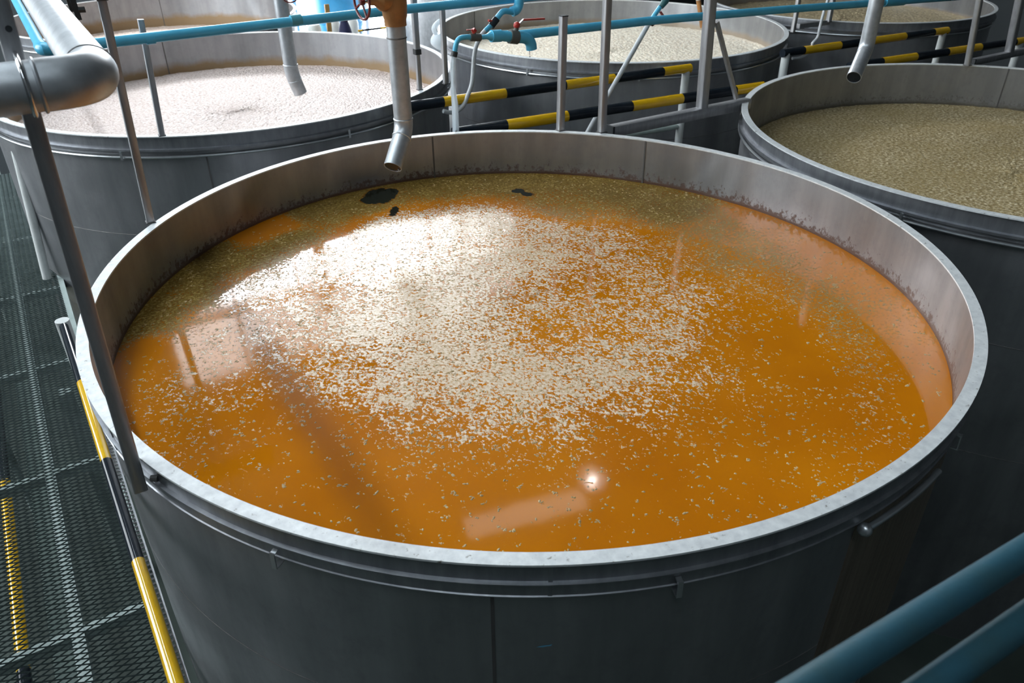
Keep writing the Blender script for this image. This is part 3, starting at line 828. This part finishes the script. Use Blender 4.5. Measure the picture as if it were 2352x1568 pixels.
# ------------------------------------------------------------------ galvanised pipe with elbow
p1x = at(62, 205, 1, p1.y).x
gz = ZR + 1.115; gv = p1.y - 0.0205 - 0.057
corner = at(212, 165, 2, 1.115); corner = Vector((corner.x, gv, gz))
gp = thing('galvanised_pipe', (corner.x, corner.y, gz), 'large galvanised pipe with an elbow in the upper left corner', 'pipe')
far_pt = corner + Vector((0, 1.6, 0)); left_pt = corner + Vector((-1.3, 0, 0))
el = bend(corner + Vector((0, .098, 0)), corner, corner + Vector((-.12, 0, 0)), 0.092, 14)
MB().tube([corner + Vector((0, .094, 0)), far_pt], 0.0555, 36).build('pipe', MT['galv'], gp)
MB().tube([corner + Vector((-.115, 0, 0)), left_pt], 0.0555, 36).build('pipe', MT['galv'], gp)
MB().tube(el, 0.0570, 36).build('elbow', MT['galv'], gp)
def ringw(c, ax, R, r, name, mat, parent, seg=40):
    ax = Vector(ax).normalized(); s = Vector((0, 0, 1)) if abs(ax.z) < .9 else Vector((1, 0, 0)); s = (s - ax * s.dot(ax)).normalized(); t = ax.cross(s)
    MB().tube([Vector(c) + (s * math.cos(2 * PI * i / seg) + t * math.sin(2 * PI * i / seg)) * R for i in range(seg)], r, 8, closed=True).build(name, mat, parent)
ringw(corner + Vector((-.118, 0, 0)), (1, 0, 0), 0.0565, 0.0045, 'weld_bead', MT['galv'], gp)
ringw(corner + Vector((0, .097, 0)), (0, 1, 0), 0.0565, 0.003, 'weld_bead', MT['weld'], gp)
# U-bolt holding the pipe to the post
ub = thing('u_bolt', (p1x, gv, gz), 'bright U-bolt around the galvanised pipe at the left post', 'bolt')
up_ = []
for i in range(17):
    a = PI * i / 16; up_.append(Vector((p1x, gv - math.sin(a) * 0.062, gz + math.cos(a) * 0.062)))
MB().tube([Vector((p1x, p1.y + .04, gz + .062))] + up_ + [Vector((p1x, p1.y + .04, gz - .062))], 0.0052, 12).build('rod', MT['chrome'], ub)


# ------------------------------------------------------------------ drop pipes
def drop_pipe(x, y_el, xe, ye, depth_axis, val, ztop, R, label, fwd=0.0, bands=True):
    el_p = at(x, y_el, depth_axis, val); v_el = el_p.y
    end = at(xe, ye, 1, v_el - fwd)
    # outlet leans sideways across the view
    root = thing('drop_pipe', (el_p.x, el_p.y, el_p.z), label, 'pipe', 'spouts hanging over the vats')
    top = Vector((el_p.x, el_p.y, ZR + ztop))
    MB().tube([top, el_p + Vector((0, 0, .06))], R, 32).build('pipe', MT['galv'], root)
    pth = bend(el_p + Vector((0, 0, .062)), el_p, el_p + (end - el_p) * 0.30, 0.055, 10)
    MB().tube(pth[:-1], R * 1.02, 32).build('elbow', MT['galv'], root)
    MB().open_pipe([pth[-2], end], R * 0.985, 0.0035, 32).build('outlet', MT['galv'], root)
    MB().tube([end.lerp(pth[-2], .5), end.lerp(pth[-2], .02)], R * 0.93, 32, cap=True).build('bore_shade', MT['black'], root)  # black plug put in for the shade inside the open end
    if bands:
        ringw(el_p + Vector((0, 0, .062)), (0, 0, 1), R * 1.0, 0.005, 'weld_bead', MT['galv'], root)
        ringw(pth[-2], end - el_p, R * .99, 0.0045, 'weld_bead', MT['galv'], root)
    return root, el_p, end


root, e1, end1 = drop_pipe(928, 297, 902, 384, 1, 4.13, 0.86, 0.053, 'galvanised spout with a bronze valve hanging over the orange liquid', fwd=0.12)
ringw((e1.x, e1.y, at(912, 86, 1, e1.y).z), (0, 0, 1), 0.053, 0.004, 'weld_bead', MT['weld'], root)
zb = at(912, 58, 1, e1.y).z
body = [(0.0535, 0), (0.060, 0.0), (0.060, 0.03), (0.066, 0.05), (0.070, 0.10), (0.070, 0.17), (0.064, 0.21), (0.062, 0.26), (0.0535, 0.26)]
v, f = lathe(body, 32); MB().add([(a + e1.x, b + e1.y, c + zb) for a, b, c in v], f).build('valve_body', MT['bronze'], root)
dirv = Vector((-RT[0] * .8 - _h[0] * .6, -RT[1] * .8 - _h[1] * .6, 0)).normalized()
c = Vector((e1.x, e1.y, zb + 0.135))
MB().tube([c, c + dirv * .085, c + dirv * .10, c + dirv * .118, c + dirv * .15], [0.062, 0.056, 0.040, 0.024, 0.02], 24).build('valve_bonnet', MT['bronze'], root)
MB().tube([c + dirv * .15, c + dirv * .205], 0.009, 12).build('valve_stem', MT['chrome'], root)
hw = MB(); hc = c + dirv * .19; s = Vector((0, 0, 1)); t = dirv.cross(s)
hw.tube([hc + (s * math.cos(2 * PI * i / 32) + t * math.sin(2 * PI * i / 32)) * 0.085 for i in range(32)], 0.007, 8, closed=True)
for i in range(4):
    a = PI / 2 * i + .5; hw.tube([hc, hc + (s * math.cos(a) + t * math.sin(a)) * 0.085], 0.006, 8)
hw.tube([hc - dirv * .012, hc + dirv * .012], 0.016, 12)
hw.build('handwheel', MT['wheel'], root)
MB().sphere(end1 + Vector((.03, -.01, -.018)), 0.004).build('drip', MT['chrome'], root)

rootL, eL, endL = drop_pipe(670, 168, 690, 214, 1, 6.02, 1.3, 0.052, 'galvanised spout hanging over the pinkish foam')
hw = MB(); hc = at(668, 2, 1, eL.y - .06); hw.tube([hc + Vector((.05 * math.cos(2 * PI * i / 20), 0, .02 + .03 * math.sin(2 * PI * i / 20))) for i in range(20)], 0.005, 8, closed=True)
hw.build('handwheel', MT['wheel'], rootL)
drop_pipe(1989, 112, 1961, 178, 1, 3.55, 1.3, 0.050, 'galvanised spout hanging over the olive mash', fwd=0.12, bands=False)
rt_, _e, _d = drop_pipe(2172, 4, 2168, 18, 1, 6.6, 1.0, 0.05, 'dark spout end over the far tan foam vat', bands=False)
for ch in rt_.children:
    ch.data.materials[0] = MT['dark']
q = at(1613, 62, 1, 6.9)
th = thing('thin_drop_pipe', q, 'thin brown stained pipe over the cream foam behind the thick post', 'pipe')
MB().tube([q, at(1604, 0, 1, 6.9) , at(1603, -60, 1, 6.9)], 0.026, 16).build('pipe', MT['bronze'], th)
MB().tube([at(1604, 0, 1, 6.9), at(1603, -60, 1, 6.9)], 0.027, 16).build('sleeve', MT['white'], th)

# ------------------------------------------------------------------ blue water pipes
VB1, VB2 = 5.245, 4.70
zb1 = ZR + 0.655; zb2 = ZR + 0.505
b1l = at(100, 122, 1, VB1); b1l.z = zb1
bp1 = thing('blue_water_pipe', b1l, 'blue pipe along the pinkish foam vat, with an elbow at its left end', 'pipe', 'blue water pipes')
endr = at(1198, 0, 1, VB1)
MB().tube([b1l, Vector((1.67, VB1, zb1 + .015)), Vector((2.3, VB1, zb1 + .022)), Vector((endr.x + .6, VB1, zb1 + .02))], 0.031, 24).build('pipe', MT['pvc'], bp1)
MB().tube(bend(b1l + Vector((.13, 0, 0)), b1l, b1l + Vector((0, .12, 0)), 0.05, 8), 0.037, 24).build('elbow', MT['pvc'], bp1)
MB().tube([b1l + Vector((0, .10, 0)), b1l + Vector((0, 3.0, 0))], 0.031, 24).build('pipe', MT['pvc'], bp1)
q = at(335, 92, 1, VB1)
MB().tube([Vector((p3.x + .0, VB1, zb1)), Vector((p3.x + .05, VB1, zb1))], 0.0325, 24).build('clamp', MT['pvc'], bp1)
MB().tube([at(668, 48, 1, VB1), at(692, 45, 1, VB1)], 0.035, 24).build('coupling', paint('green_blue_glue', (0.09, 0.36, 0.44), .4), bp1)

b2s = at(1180, 84, 1, VB2); b2e = at(2092, 1, 1, VB2)
bp2 = thing('blue_water_pipe', b2s, 'blue pipe running right from the double tap behind the tall posts', 'pipe', 'blue water pipes')
MB().tube([at(1160, 84, 1, VB2), at(1500, 47, 1, VB2), at(1800, 22, 1, VB2), b2e, b2e + (b2e - at(1800, 22, 1, VB2))], 0.0305, 24).build('pipe', MT['pvc'], bp2)
MB().tube([at(2030, 5, 1, VB2), at(2075, 2, 1, VB2)], 0.040, 24).build('coupling', MT['pvc'], bp2)

# double tap
VT = VB2 - 0.06
T = lambda x, y, v=VT: at(x, y, 1, v)
tap = thing('blue_tap', T(1134, 83), 'blue double tap with red levers in front of the cream foam', 'tap')
MB().tube(curve_pts([T(1044, 122), T(1048, 100), T(1056, 88), T(1072, 85), T(1084, 86)], 8), 0.0165, 16).build('nozzle_bend', MT['pvc'], tap)
MB().tube([T(1042, 130), T(1045, 118)], 0.021, 16).build('nozzle_tip', MT['dark'], tap)
MB().tube([T(1079, 86), T(1103, 86)], 0.024, 16).build('small_valve', MT['grey_plastic'], tap); sv_ = tap.children[-1]
MB().tube([T(1090, 82), T(1089, 72)], 0.012, 12).build('small_valve_neck', MT['grey_plastic'], sv_)
MB().tube([T(1090, 73), T(1086, 67)], [0.018, 0.014], 12).build('small_lever_knob', MT['red'], sv_)
MB().bar(T(1086, 68), T(1072, 69), 0.012, 0.006, (0, 1, 0)).build('small_lever', MT['red'], sv_)
MB().tube([T(1100, 86), T(1118, 84), T(1124, 83), T(1132, 83)], [0.014, 0.016, 0.026, 0.037], 20).build('reducer', MT['pvc'], tap)
MB().tube([T(1128, 83), T(1150, 82)], 0.0385, 24).build('tee', MT['pvc'], tap)
MB().tube([T(1136, 82), T(1150, 82.5, VB2 + .01), T(1168, 82, VB2 + .01)], 0.034, 20).build('tee_branch', MT['pvc'], tap)
MB().tube([T(1150, 82), T(1172, 84)], 0.034, 24).build('sleeve', MT['pvc'], tap)
MB().tube([T(1170, 84), T(1188, 86)], 0.044, 24).build('large_valve', MT['grey_plastic'], tap); lv_ = tap.children[-1]
MB().tube([T(1183, 74), T(1187, 64)], 0.016, 14).build('large_valve_neck', MT['grey_plastic'], lv_)
MB().sphere(T(1187, 58), 0.023).build('large_lever_knob', MT['red'], lv_)
MB().bar(T(1193, 54), T(1203, 44), 0.016, 0.008, (0, 1, 0)).build('lever_shank', MT['chrome'], lv_)
MB().bar(T(1201, 45.5), T(1250, 43), 0.020, 0.010, (0, 1, 0)).build('lever_grip', MT['red'], lv_)
MB().open_pipe(curve_pts([T(1186, 86), T(1200, 86), T(1212, 90), T(1219, 100), T(1221, 113)], 8), 0.0375, 0.004, 24).build('spout', MT['pvc'], tap)
MB().tube([T(1216, 113), T(1217, 128)], [0.004, 0.0015], 8).build('water_drip', MT['chrome'], tap)
MB().sphere(T(1217, 130), 0.0045).build('drip_drop', MT['chrome'], tap)
# strip of plastic film hanging from the nozzle
prof = [(1043, 128, 4), (1041, 145, 5), (1040, 165, 4.5), (1040, 190, 3.6), (1042, 215, 5), (1045, 240, 6), (1046, 270, 6), (1047, 300, 6), (1047, 330, 6)]
sv, sf = [], []
for i, (x, y, w_) in enumerate(prof):
    off = 0.012 * math.sin(i * 1.3)
    for s_ in (-1, 0, 1):
        sv.append(T(x + s_ * w_ * 1.25, y, VT + (0.008 if s_ == 0 else -0.004) + off))
for i in range(len(prof) - 1):
    for k in range(2):
        sf.append((i * 3 + k, i * 3 + k + 1, i * 3 + k + 4, i * 3 + k + 3))
o = link('plastic_strip', data(sv, sf), MT['plastic'], None)
o.modifiers.new('solid', 'SOLIDIFY').thickness = 0.0012
tag(o, 'limp white plastic strip hanging from the tap nozzle', 'strip')

# upper tap feeding the grey hose
V5 = VB1 - 0.05
U = lambda x, y: at(x, y, 1, V5)
tap2 = thing('blue_tap', U(1190, 4), 'blue branch with a small black valve above the double tap', 'tap')
MB().tube(curve_pts([at(1195, -30, 1, VB1), U(1193, -4), U(1191, 12), U(1186, 22), U(1176, 27)], 8), 0.036, 20).build('drop_elbow', MT['pvc'], tap2)
MB().tube(curve_pts([U(1178, 28), U(1166, 26), U(1157, 26), U(1150, 31), U(1140, 44)], 8), 0.021, 16).build('small_elbow', MT['pvc'], tap2)
MB().tube([U(1141, 43), U(1128, 60)], 0.027, 16).build('valve', MT['black'], tap2)
MB().bar(U(1122, 47), U(1140, 49), 0.022, 0.014, (0, 1, 0)).build('valve_lever', MT['red'], tap2)
MB().tube([U(1128, 58), U(1114, 71)], 0.0175, 16).build('tail', MT['pvc'], tap2)
hz = thing('grey_hose', U(1110, 74), 'grey hose curving down from the small black valve', 'hose')
MB().tube(curve_pts([U(1116, 69), U(1107, 79), U(1099, 93), U(1093, 108), U(1089, 130), U(1087, 160), U(1084, 190), U(1076, 215), U(1062, 245), U(1040, 258), U(1018, 255)], 8), 0.016, 14).build('hose_tube', MT['hose'], hz)

# slanting hose pipe on the right with its own valve
V6 = 4.95
Q = lambda x, y: at(x, y, 1, V6)
sl = thing('slanting_pipe', Q(1490, 50), 'pale slanting pipe with a green valve between the tall post and the thick post', 'pipe')
MB().tube([Q(1493, 49), Q(1395, 222), Q(1345, 312)], 0.019, 16).build('pipe', MT['hose'], sl)
MB().tube([Q(1516, 16), Q(1492, 51)], 0.019, 16).build('blue_sleeve', MT['pvc'], sl)
MB().tube([Q(1490, 50), Q(1500, 54)], 0.022, 12).build('hose_clip', MT['dark'], sl)
MB().tube([Q(1534, -8), Q(1528, 2), Q(1518, 16)], [0.022, 0.030, 0.022], 16).build('valve', paint('green_valve', (0.03, 0.12, 0.12), .5), sl)
MB().tube([Q(1545, -25), Q(1530, 0)], 0.022, 16).build('blue_tail', MT['pvc'], sl)
MB().bar(Q(1516, 26), Q(1528, 44), 0.022, 0.01, (0, 1, 0)).build('lever', MT['red'], sl)
hz = thing('thin_hose', at(1880, 40, 1, 4.9), 'thin pale hose hanging behind the blue pipe at the upper right', 'hose')
MB().tube(curve_pts([at(x, y, 1, 5.0) for x, y in ((1905, -10), (1893, 25), (1884, 60), (1878, 85), (1866, 100), (1868, 108), (1856, 122), (1838, 132), (1820, 134))], 6), 0.013, 12).build('hose_tube', MT['hose'], hz)

# white plastic curl lying on the rim between the vats
V7 = 5.86
G = lambda x, y: at(x, y, 1, V7)
wc = thing('plastic_bag', G(1005, 100), 'knotted white plastic bag with a loop handle on the rim behind the square post', 'bag')
MB().tube(curve_pts([G(1020, 44), G(1008, 50), G(999, 60), G(997, 70), G(1003, 82)], 8), [0.014 + 0.006 * math.sin(PI * i / 32) for i in range(33)], 12).build('loop_handle', MT['plastic'], wc)
pth = curve_pts([G(1003, 78), G(1006, 88), G(1010, 100), G(1014, 112)], 8)
MB().tube(pth, [0.022 + 0.045 * math.sin(PI * min(1, i / (len(pth) - 1) * .9 + .08)) for i in range(len(pth))], 16).build('bag_body', MT['plastic'], wc)


# ------------------------------------------------------------------ striped rails
def striped(label, z, stripes, R, first, ext=None):
    """stripes: list of photo points along a level rail at height z; colours alternate"""
    P = [at(x, y, 2, z) for x, y in stripes]
    a, b = P[0], P[-1]; d = (b - a).normalized()
    root = thing('striped_handrail', a, label, 'handrail', 'yellow and black striped handrails')
    Q_ = [a + d * (p - a).dot(d) for p in P]
    for i in range(len(Q_) - 1):
        y = (i % 2 == 0) == (first == 'y')
        MB().tube([Q_[i], Q_[i + 1]], R * (1.0 if y else 0.985), 24).build('yellow_section' if y else 'black_section', MT['yellow' if y else 'black'], root, True, .9)
    return root, Q_, d


def white_post(root, p, R, zbot=-1.25, zt=0.0):
    MB().tube([(p.x, p.y, ZR + zbot), (p.x, p.y, p.z + zt)], R, 20).build('upright', MT['white'], root, True, .9)


ln = lambda x, xa, ya, xb, yb: (x, ya + (yb - ya) * (x - xa) / (xb - xa))
xs = [915, 1018, 1160, 1298, 1410, 1522, 1585]
r1, q1, d1 = striped('striped rail in front of the cream foam vat, behind the lower one', 0.01, [ln(x, 950, 243, 1580, 157) for x in xs], 0.038, 'b')
white_post(r1, q1[-1] - d1 * 0.04, 0.034); white_post(r1, q1[0] + d1 * 0.04, 0.034)
MB().tube([q1[0] + Vector((0, 0, -.5)), q1[-1] - d1 * .04 + Vector((0, 0, -.5))], 0.022, 16).build('knee_rail', MT['girder'], r1)
xs = [1040, 1163, 1302, 1450, 1565, 1688, 1752]
r2, q2, d2 = striped('striped rail just behind the far rim of the orange vat', -0.05, [ln(x, 1100, 297, 1720, 203) for x in xs], 0.039, 'b')
white_post(r2, q2[0] + d2 * 0.06, 0.034)
xs = [1797, 1845, 1928, 2003, 2077, 2143, 2175]
r3, q3, d3 = striped('striped rail in front of the far tan foam vat at the upper right', 0.01, [ln(x, 1800, 122, 2175, 70) for x in xs], 0.038, 'b')
white_post(r3, q3[0] + d3 * 0.05, 0.038); white_post(r3, q3[-1] - d3 * 0.05, 0.034)
xs = [1950, 2025, 2102, 2175, 2250, 2330, 2348]
r4, q4, d4 = striped('striped rail just behind the far rim of the olive mash vat', -0.05, [ln(x, 2010, 144, 2340, 95) for x in xs], 0.038, 'b')
white_post(r4, q4[-1] - d4 * 0.03, 0.036)
# rail of the walkway along the left of the near vat
ys = [750, 880, 1060, 1290, 1600, 1990]
zl_ = -0.30
A, B = at(150, 760, 2, zl_), at(395, 1535, 2, zl_)
dirl = (B - A).normalized()
P = []
for y in ys:
    x = 150 + (395 - 150) * (y - 760) / (1535 - 760); P.append(at(x, y, 2, zl_) if y < 1700 else P[-1] + dirl * 0.62)
r5 = thing('striped_handrail', A, 'striped rail along the walkway beside the near vat, lower left', 'handrail', 'yellow and black striped handrails')
Q5 = [A + dirl * (p - A).dot(dirl) for p in P]
for i in range(len(Q5) - 1):
    MB().tube([Q5[i], Q5[i + 1]], 0.0195, 24).build('black_section' if i % 2 == 0 else 'yellow_section', MT['black' if i % 2 == 0 else 'yellow'], r5, True, .9)
wp = at(143, 738, 2, zl_ + .01)
MB().tube([(wp.x, wp.y, ZR - 1.25), (wp.x, wp.y, ZR + zl_ + .012)], 0.031, 24).build('upright', MT['white'], r5, True, .9)
MB().tube([(wp.x, wp.y, ZR + zl_ + .012), (wp.x, wp.y, ZR + zl_ + .016)], 0.0315, 24).build('upright_cap', MT['white'], r5, True, .9)
# perforated strip between that rail and the vat
sa, sb = at(262, 1050, 2, -0.34), at(325, 1250, 2, -0.34)
ps = thing('perforated_strip', sa, 'narrow perforated steel strip between the left rail and the near vat', 'strip')
dd = (sb - sa).normalized(); sa2 = sa - dd * .25; sb2 = sb + dd * .9
side = Vector((-dd.y, dd.x, 0))
for s_ in (-1, 1):
    MB().bar(sa2 + side * .009 * s_, sb2 + side * .009 * s_, 0.006, 0.003, side).build('edge_bar', MT['post'], ps, False)
n_ = int((sb2 - sa2).length / 0.022)
rung = data(*(lambda b: (b.v, b.f))(MB().bar(-dd * .004, dd * .004, 0.014, 0.003, side)), 'rung'); rung.materials.append(MT['post'])
for i in range(n_):
    o = bpy.data.objects.new('rung', rung); COL.objects.link(o); o.parent = ps
    o.location = sa2 + dd * 0.022 * (i + .5) - sa
# rail end by the pinkish foam vat
lp = at(115, 638, 2, -1.25) + Vector((-.02, 0, 0)); topz = -0.2
r6 = thing('striped_handrail', lp, 'white upright with a receding rail left of the pinkish foam vat', 'handrail', 'yellow and black striped handrails')
tp = at(36, 346, 1, lp.y + .1)
MB().tube([lp, tp], 0.032, 20).build('upright', MT['white'], r6, True, .9)
MB().tube([tp + Vector((0, 0, -.02)), tp + Vector((-.002, .10, .01))], 0.024, 20).build('yellow_section', MT['yellow'], r6)
MB().tube([tp + Vector((-.002, .10, .01)), tp + Vector((-.01, .9, .01))], 0.0235, 20).build('black_section', MT['ring'], r6)

# ------------------------------------------------------------------ walkway of expanded metal
wk = tag(bpy.data.objects.new('floor_walkway', None), kind='structure'); COL.objects.link(wk); wk.location = (-0.8, 4.5, ZR - 1.25)


def expanded(x0, x1, y0, y1, z, lwd, swd, w, name):
    v, f = [], []
    nx = int((x1 - x0) / (lwd / 2)); ny = int((y1 - y0) / (swd / 2))
    for j in range(ny):
        for i in range(nx):
            xa, xb = x0 + i * lwd / 2, x0 + (i + 1) * lwd / 2
            ya, yb = y0 + j * swd / 2, y0 + (j + 1) * swd / 2
            if (i + j) % 2:
                ya, yb = yb, ya
            k = len(v); h_ = 0.0022
            dxn, dyn = -(yb - ya), (xb - xa); L = math.hypot(dxn, dyn); dxn *= w / 2 / L; dyn *= w / 2 / L
            if dyn < 0: dxn, dyn = -dxn, -dyn
            v += [(xa - dxn, ya - dyn, z - h_), (xb - dxn, yb - dyn, z - h_), (xb + dxn, yb + dyn, z + h_), (xa + dxn, ya + dyn, z + h_),
                  (xa - dxn, ya - dyn, z - h_ - .002), (xb - dxn, yb - dyn, z - h_ - .002), (xb + dxn, yb + dyn, z + h_ - .002), (xa + dxn, ya + dyn, z + h_ - .002)]
            f += [(k, k + 1, k + 2, k + 3), (k + 7, k + 6, k + 5, k + 4), (k, k + 4, k + 5, k + 1), (k + 3, k + 2, k + 6, k + 7)]
    me = data(v, f, name)
    return link(name, me, MT['mesh'], wk, False)


g = expanded(-1.75, -0.15, 1.2, 9.6, ZR - 1.25, 0.072, 0.031, 0.0025, 'expanded_mesh'); g['kind'] = 'stuff'
g = expanded(-0.15, 7.6, 4.72, 5.22, ZR - 1.25, 0.072, 0.031, 0.0025, 'expanded_mesh'); g['kind'] = 'stuff'
for (xa, xb) in ((-0.475, -0.425), (-1.25, -1.19), (-0.17, -0.13)):
    MB().box((xa, 1.0, ZR - 1.33), (xb, 9.8, ZR - 1.262)).build('joist', MT['girder'], wk, False)
for y_ in (2.83, 4.03, 5.23, 6.43, 7.63, 8.83):
    MB().box((-1.75, y_ - .02, ZR - 1.32), (-0.15, y_ + .02, ZR - 1.266)).build('joist', MT['girder'], wk, False)
LIT_FLOOR = paint('lit_floor_paint', (0.13, 0.17, 0.15), 0.6)
for (xa, xb, z_) in ((-0.70, -0.58, ZR - 2.0), (-1.10, -1.00, ZR - 2.0)):
    MB().box((xa, 1.0, z_ - .05), (xb, 9.8, z_)).build('lit_floor_strip', LIT_FLOOR, wk, False)  # pale strips added in place of the lit floor under the mesh
for (xl, yl) in ((-1.4, 3.0), (-1.4, 8.0), (-.3, 4.95)):
    MB().box((xl - .04, yl - .04, 0), (xl + .04, yl + .04, ZR - 1.33)).build('stilt', MT['girder'], wk, False)
for z_ in (4.74, 5.20):
    MB().box((-.15, z_ - .02, ZR - 1.32), (7.6, z_ + .02, ZR - 1.266)).build('joist', MT['girder'], wk, False)
# low striped guard pipe under the walkway
lo = thing('low_guard_pipe', (-.81, 3.4, ZR - 1.9), 'yellow and black guard pipe seen through the mesh floor at the left edge', 'pipe')
for i, (ya, yb) in enumerate([(1.2, 3.35), (3.35, 5.0), (5.0, 6.4), (6.4, 7.9), (7.9, 9.4)]):
    MB().tube([(-.81, ya, ZR - 1.9), (-.81, yb, ZR - 1.9)], 0.034, 20).build('yellow_section' if i % 2 else 'black_section', MT['yellow' if i % 2 else 'black'], lo, True, .9)
for y_ in (2.0, 5.6, 9.0):
    MB().tube([(-.81, y_, 0), (-.81, y_, ZR - 1.92)], 0.025, 14).build('upright', MT['girder'], lo)

# ------------------------------------------------------------------ teal rails of the platform in front
for nm, pa_, pb_, z_, R in (('teal guard rail crossing the lower right corner, the upper one', (1870, 1568), (2352, 1268), 0.56, 0.0245),
                            ('teal guard rail in the lower right corner, the lower one', (2150, 1568), (2352, 1425), 0.50, 0.0245)):
    a_, b_ = at(*pa_, 2, z_), at(*pb_, 2, z_); d_ = (b_ - a_).normalized()
    root = thing('guard_rail', a_, nm, 'rail', 'teal guard rails at the lower right')
    MB().tube([a_ - d_ * .7, a_ - d_ * .1, b_ + d_ * .2, b_ + d_ * 1.2], R, 32).build('rail_tube', MT['teal'], root)
    e_ = b_ + d_ * 1.1
    MB().tube([(e_.x, e_.y, 0), (e_.x, e_.y, e_.z - R * .5)], R, 20).build('upright', MT['teal'], root)

# ------------------------------------------------------------------ things beyond the vats
c_ = Vector((7.75, 12.6, 0))
tt = thing('tall_vat', c_, 'tall grey steel vat standing behind the cream foam vat', 'tank')
v, f = lathe([(1.9, 0), (1.9, 6.2), (1.95, 6.2), (1.95, 6.3), (1.86, 6.3), (1.86, 0)], 96); MB().add([(a + c_.x, b + c_.y, z) for a, b, z in v], f).build('shell', MT['galv'], tt)
v, f = lathe([(1.9, 1.5), (1.906, 1.504), (1.9, 1.508)], 96); MB().add([(a + c_.x, b + c_.y, z + 1.2) for a, b, z in v], f).build('hoop_weld', MT['weld'], tt)
q = at(777, 40, 1, 14.65)
bt = thing('blue_tank', (q.x, q.y, 0), 'upright blue tank standing against the bright glazing', 'tank')
v, f = lathe([(0.001, 0), (0.42, 0), (0.44, 0.05), (0.44, 4.6), (0.30, 4.8), (0.001, 4.85)], 48, closed=False); MB().add([(a + q.x, b + q.y, z) for a, b, z in v], f).build('tank_body', MT['blue_tank'], bt)
v, f = lathe([(0.44, 2.0), (0.455, 2.0), (0.455, 2.06), (0.44, 2.06)], 48); MB().add([(a + q.x, b + q.y, z) for a, b, z in v], f).build('tank_hoop', MT['blue_tank'], bt)
ba, bb = at(750, 10, 1, 13.3), at(756, 90, 1, 13.3)
wb = thing('timber_post', bb, 'pine board standing in front of the blue tank', 'board')
MB().bar((bb.x, bb.y, 0), ba, 0.075, 0.04, (1, 0, 0)).build('board', MT['wood'], wb, False)
q = at(790, 48, 1, 13.2)
sack = thing('navy_sack', (q.x, q.y, 0), 'navy blue draped drum below the blue pipe in the bright gap', 'drum')
v, f = lathe([(0.001, 0), (0.24, 0), (0.23, q.z * .55), (0.17, q.z * .8), (0.10, q.z * .95), (0.06, q.z), (0.001, q.z + .02)], 24, closed=False)
MB().add([(a + q.x, b + q.y, z) for a, b, z in v], f).build('drape', MT['navy'], sack)
MB().sphere((q.x, q.y, q.z + .02), 0.07).build('knot', MT['navy'], sack)
for i, (x, y, lb) in enumerate(((764, 46, 'pale drum left of the navy drum in the bright gap'), (806, 44, 'pale drum right of the navy drum in the bright gap'), (720, 56, 'pale drum beside the far vat in the bright gap'))):
    q = at(x, y, 1, (13.85, 13.75, 13.6)[i])
    dr = thing('pale_drum', (q.x, q.y, 0), lb, 'drum', 'pale drums in the bright gap')
    v, f = lathe([(0.001, 0), (0.11, 0), (0.12, .03), (0.12, q.z - .06), (0.10, q.z), (0.001, q.z)], 24, closed=False)
    MB().add([(a + q.x, b + q.y, z) for a, b, z in v], f).build('drum_body', MT['barrel'], dr)
    v, f = lathe([(0.12, q.z * .6), (0.127, q.z * .6 + .02), (0.12, q.z * .6 + .04)], 24); MB().add([(a + q.x, b + q.y, z) for a, b, z in v], f).build('drum_hoop', MT['barrel'], dr)
ra_, rb_ = at(823, 71, 1, 13.0), at(895, 62, 1, 13.0)
sb_ = thing('striped_bar', ra_, 'thin yellow and black bar in the bright gap left of the bronze valve', 'bar')
MB().tube([ra_, ra_.lerp(rb_, .12)], 0.018, 12).build('yellow_section', MT['yellow'], sb_)
MB().tube([ra_.lerp(rb_, .12), ra_.lerp(rb_, .7)], 0.017, 12).build('black_section', MT['black'], sb_)
MB().tube([ra_.lerp(rb_, .7), ra_.lerp(rb_, 1.25)], 0.018, 12).build('yellow_section', MT['yellow'], sb_)
for t_ in (.06, 1.2):
    e_ = ra_.lerp(rb_, t_); MB().tube([(e_.x, e_.y, 0), e_], 0.015, 10).build('upright', MT['white'], sb_)

# ------------------------------------------------------------------ lamps under the roof
def lamp(x, y, z, label):
    r = thing('high_bay_lamp', (x, y, z), label, 'lamp', 'high bay lamps under the roof')
    v, f = lathe([(0.03, 0.30), (0.06, 0.28), (0.10, 0.20), (0.24, 0.0), (0.235, 0.0), (0.09, 0.19), (0.03, 0.24)], 32)
    MB().add([(a + x, b + y, c + z) for a, b, c in v], f).build('shade', MT['galv'], r)
    MB().sphere((x, y, z + .07), 0.06).build('bulb', MT['bulb'], r)
    MB().tube([(x, y, z + .28), (x, y, ZC)], 0.008, 8).build('cord', MT['dark'], r)


lamp(5.83, 7.04, ZR + 6.0, 'high bay lamp hung above the cream foam vat')

# fluorescent batten whose pale diffuser mirrors in the near side of the liquid
ba_, bb_ = Vector((3.65, 7.15, ZR + 6.0)), Vector((5.45, 6.72, ZR + 6.0))
bl = thing('batten_lamp', ba_, 'long fluorescent batten lamp hung beside the high bay lamp', 'lamp')
MB().bar(ba_ + Vector((0, 0, .04)), bb_ + Vector((0, 0, .04)), 0.44, 0.07, (0, 1, 0)).build('housing', MT['galv'], bl, False)
MB().bar(ba_, bb_, 0.40, 0.01, (0, 1, 0)).build('diffuser', emit('batten_diffuser', (1.0, 0.95, 0.92), 2.2), bl, False)
for e_ in (ba_.lerp(bb_, .2), ba_.lerp(bb_, .8)):
    MB().tube([e_ + Vector((0, 0, .07)), (e_.x, e_.y, ZC)], 0.006, 8).build('cord', MT['dark'], bl)
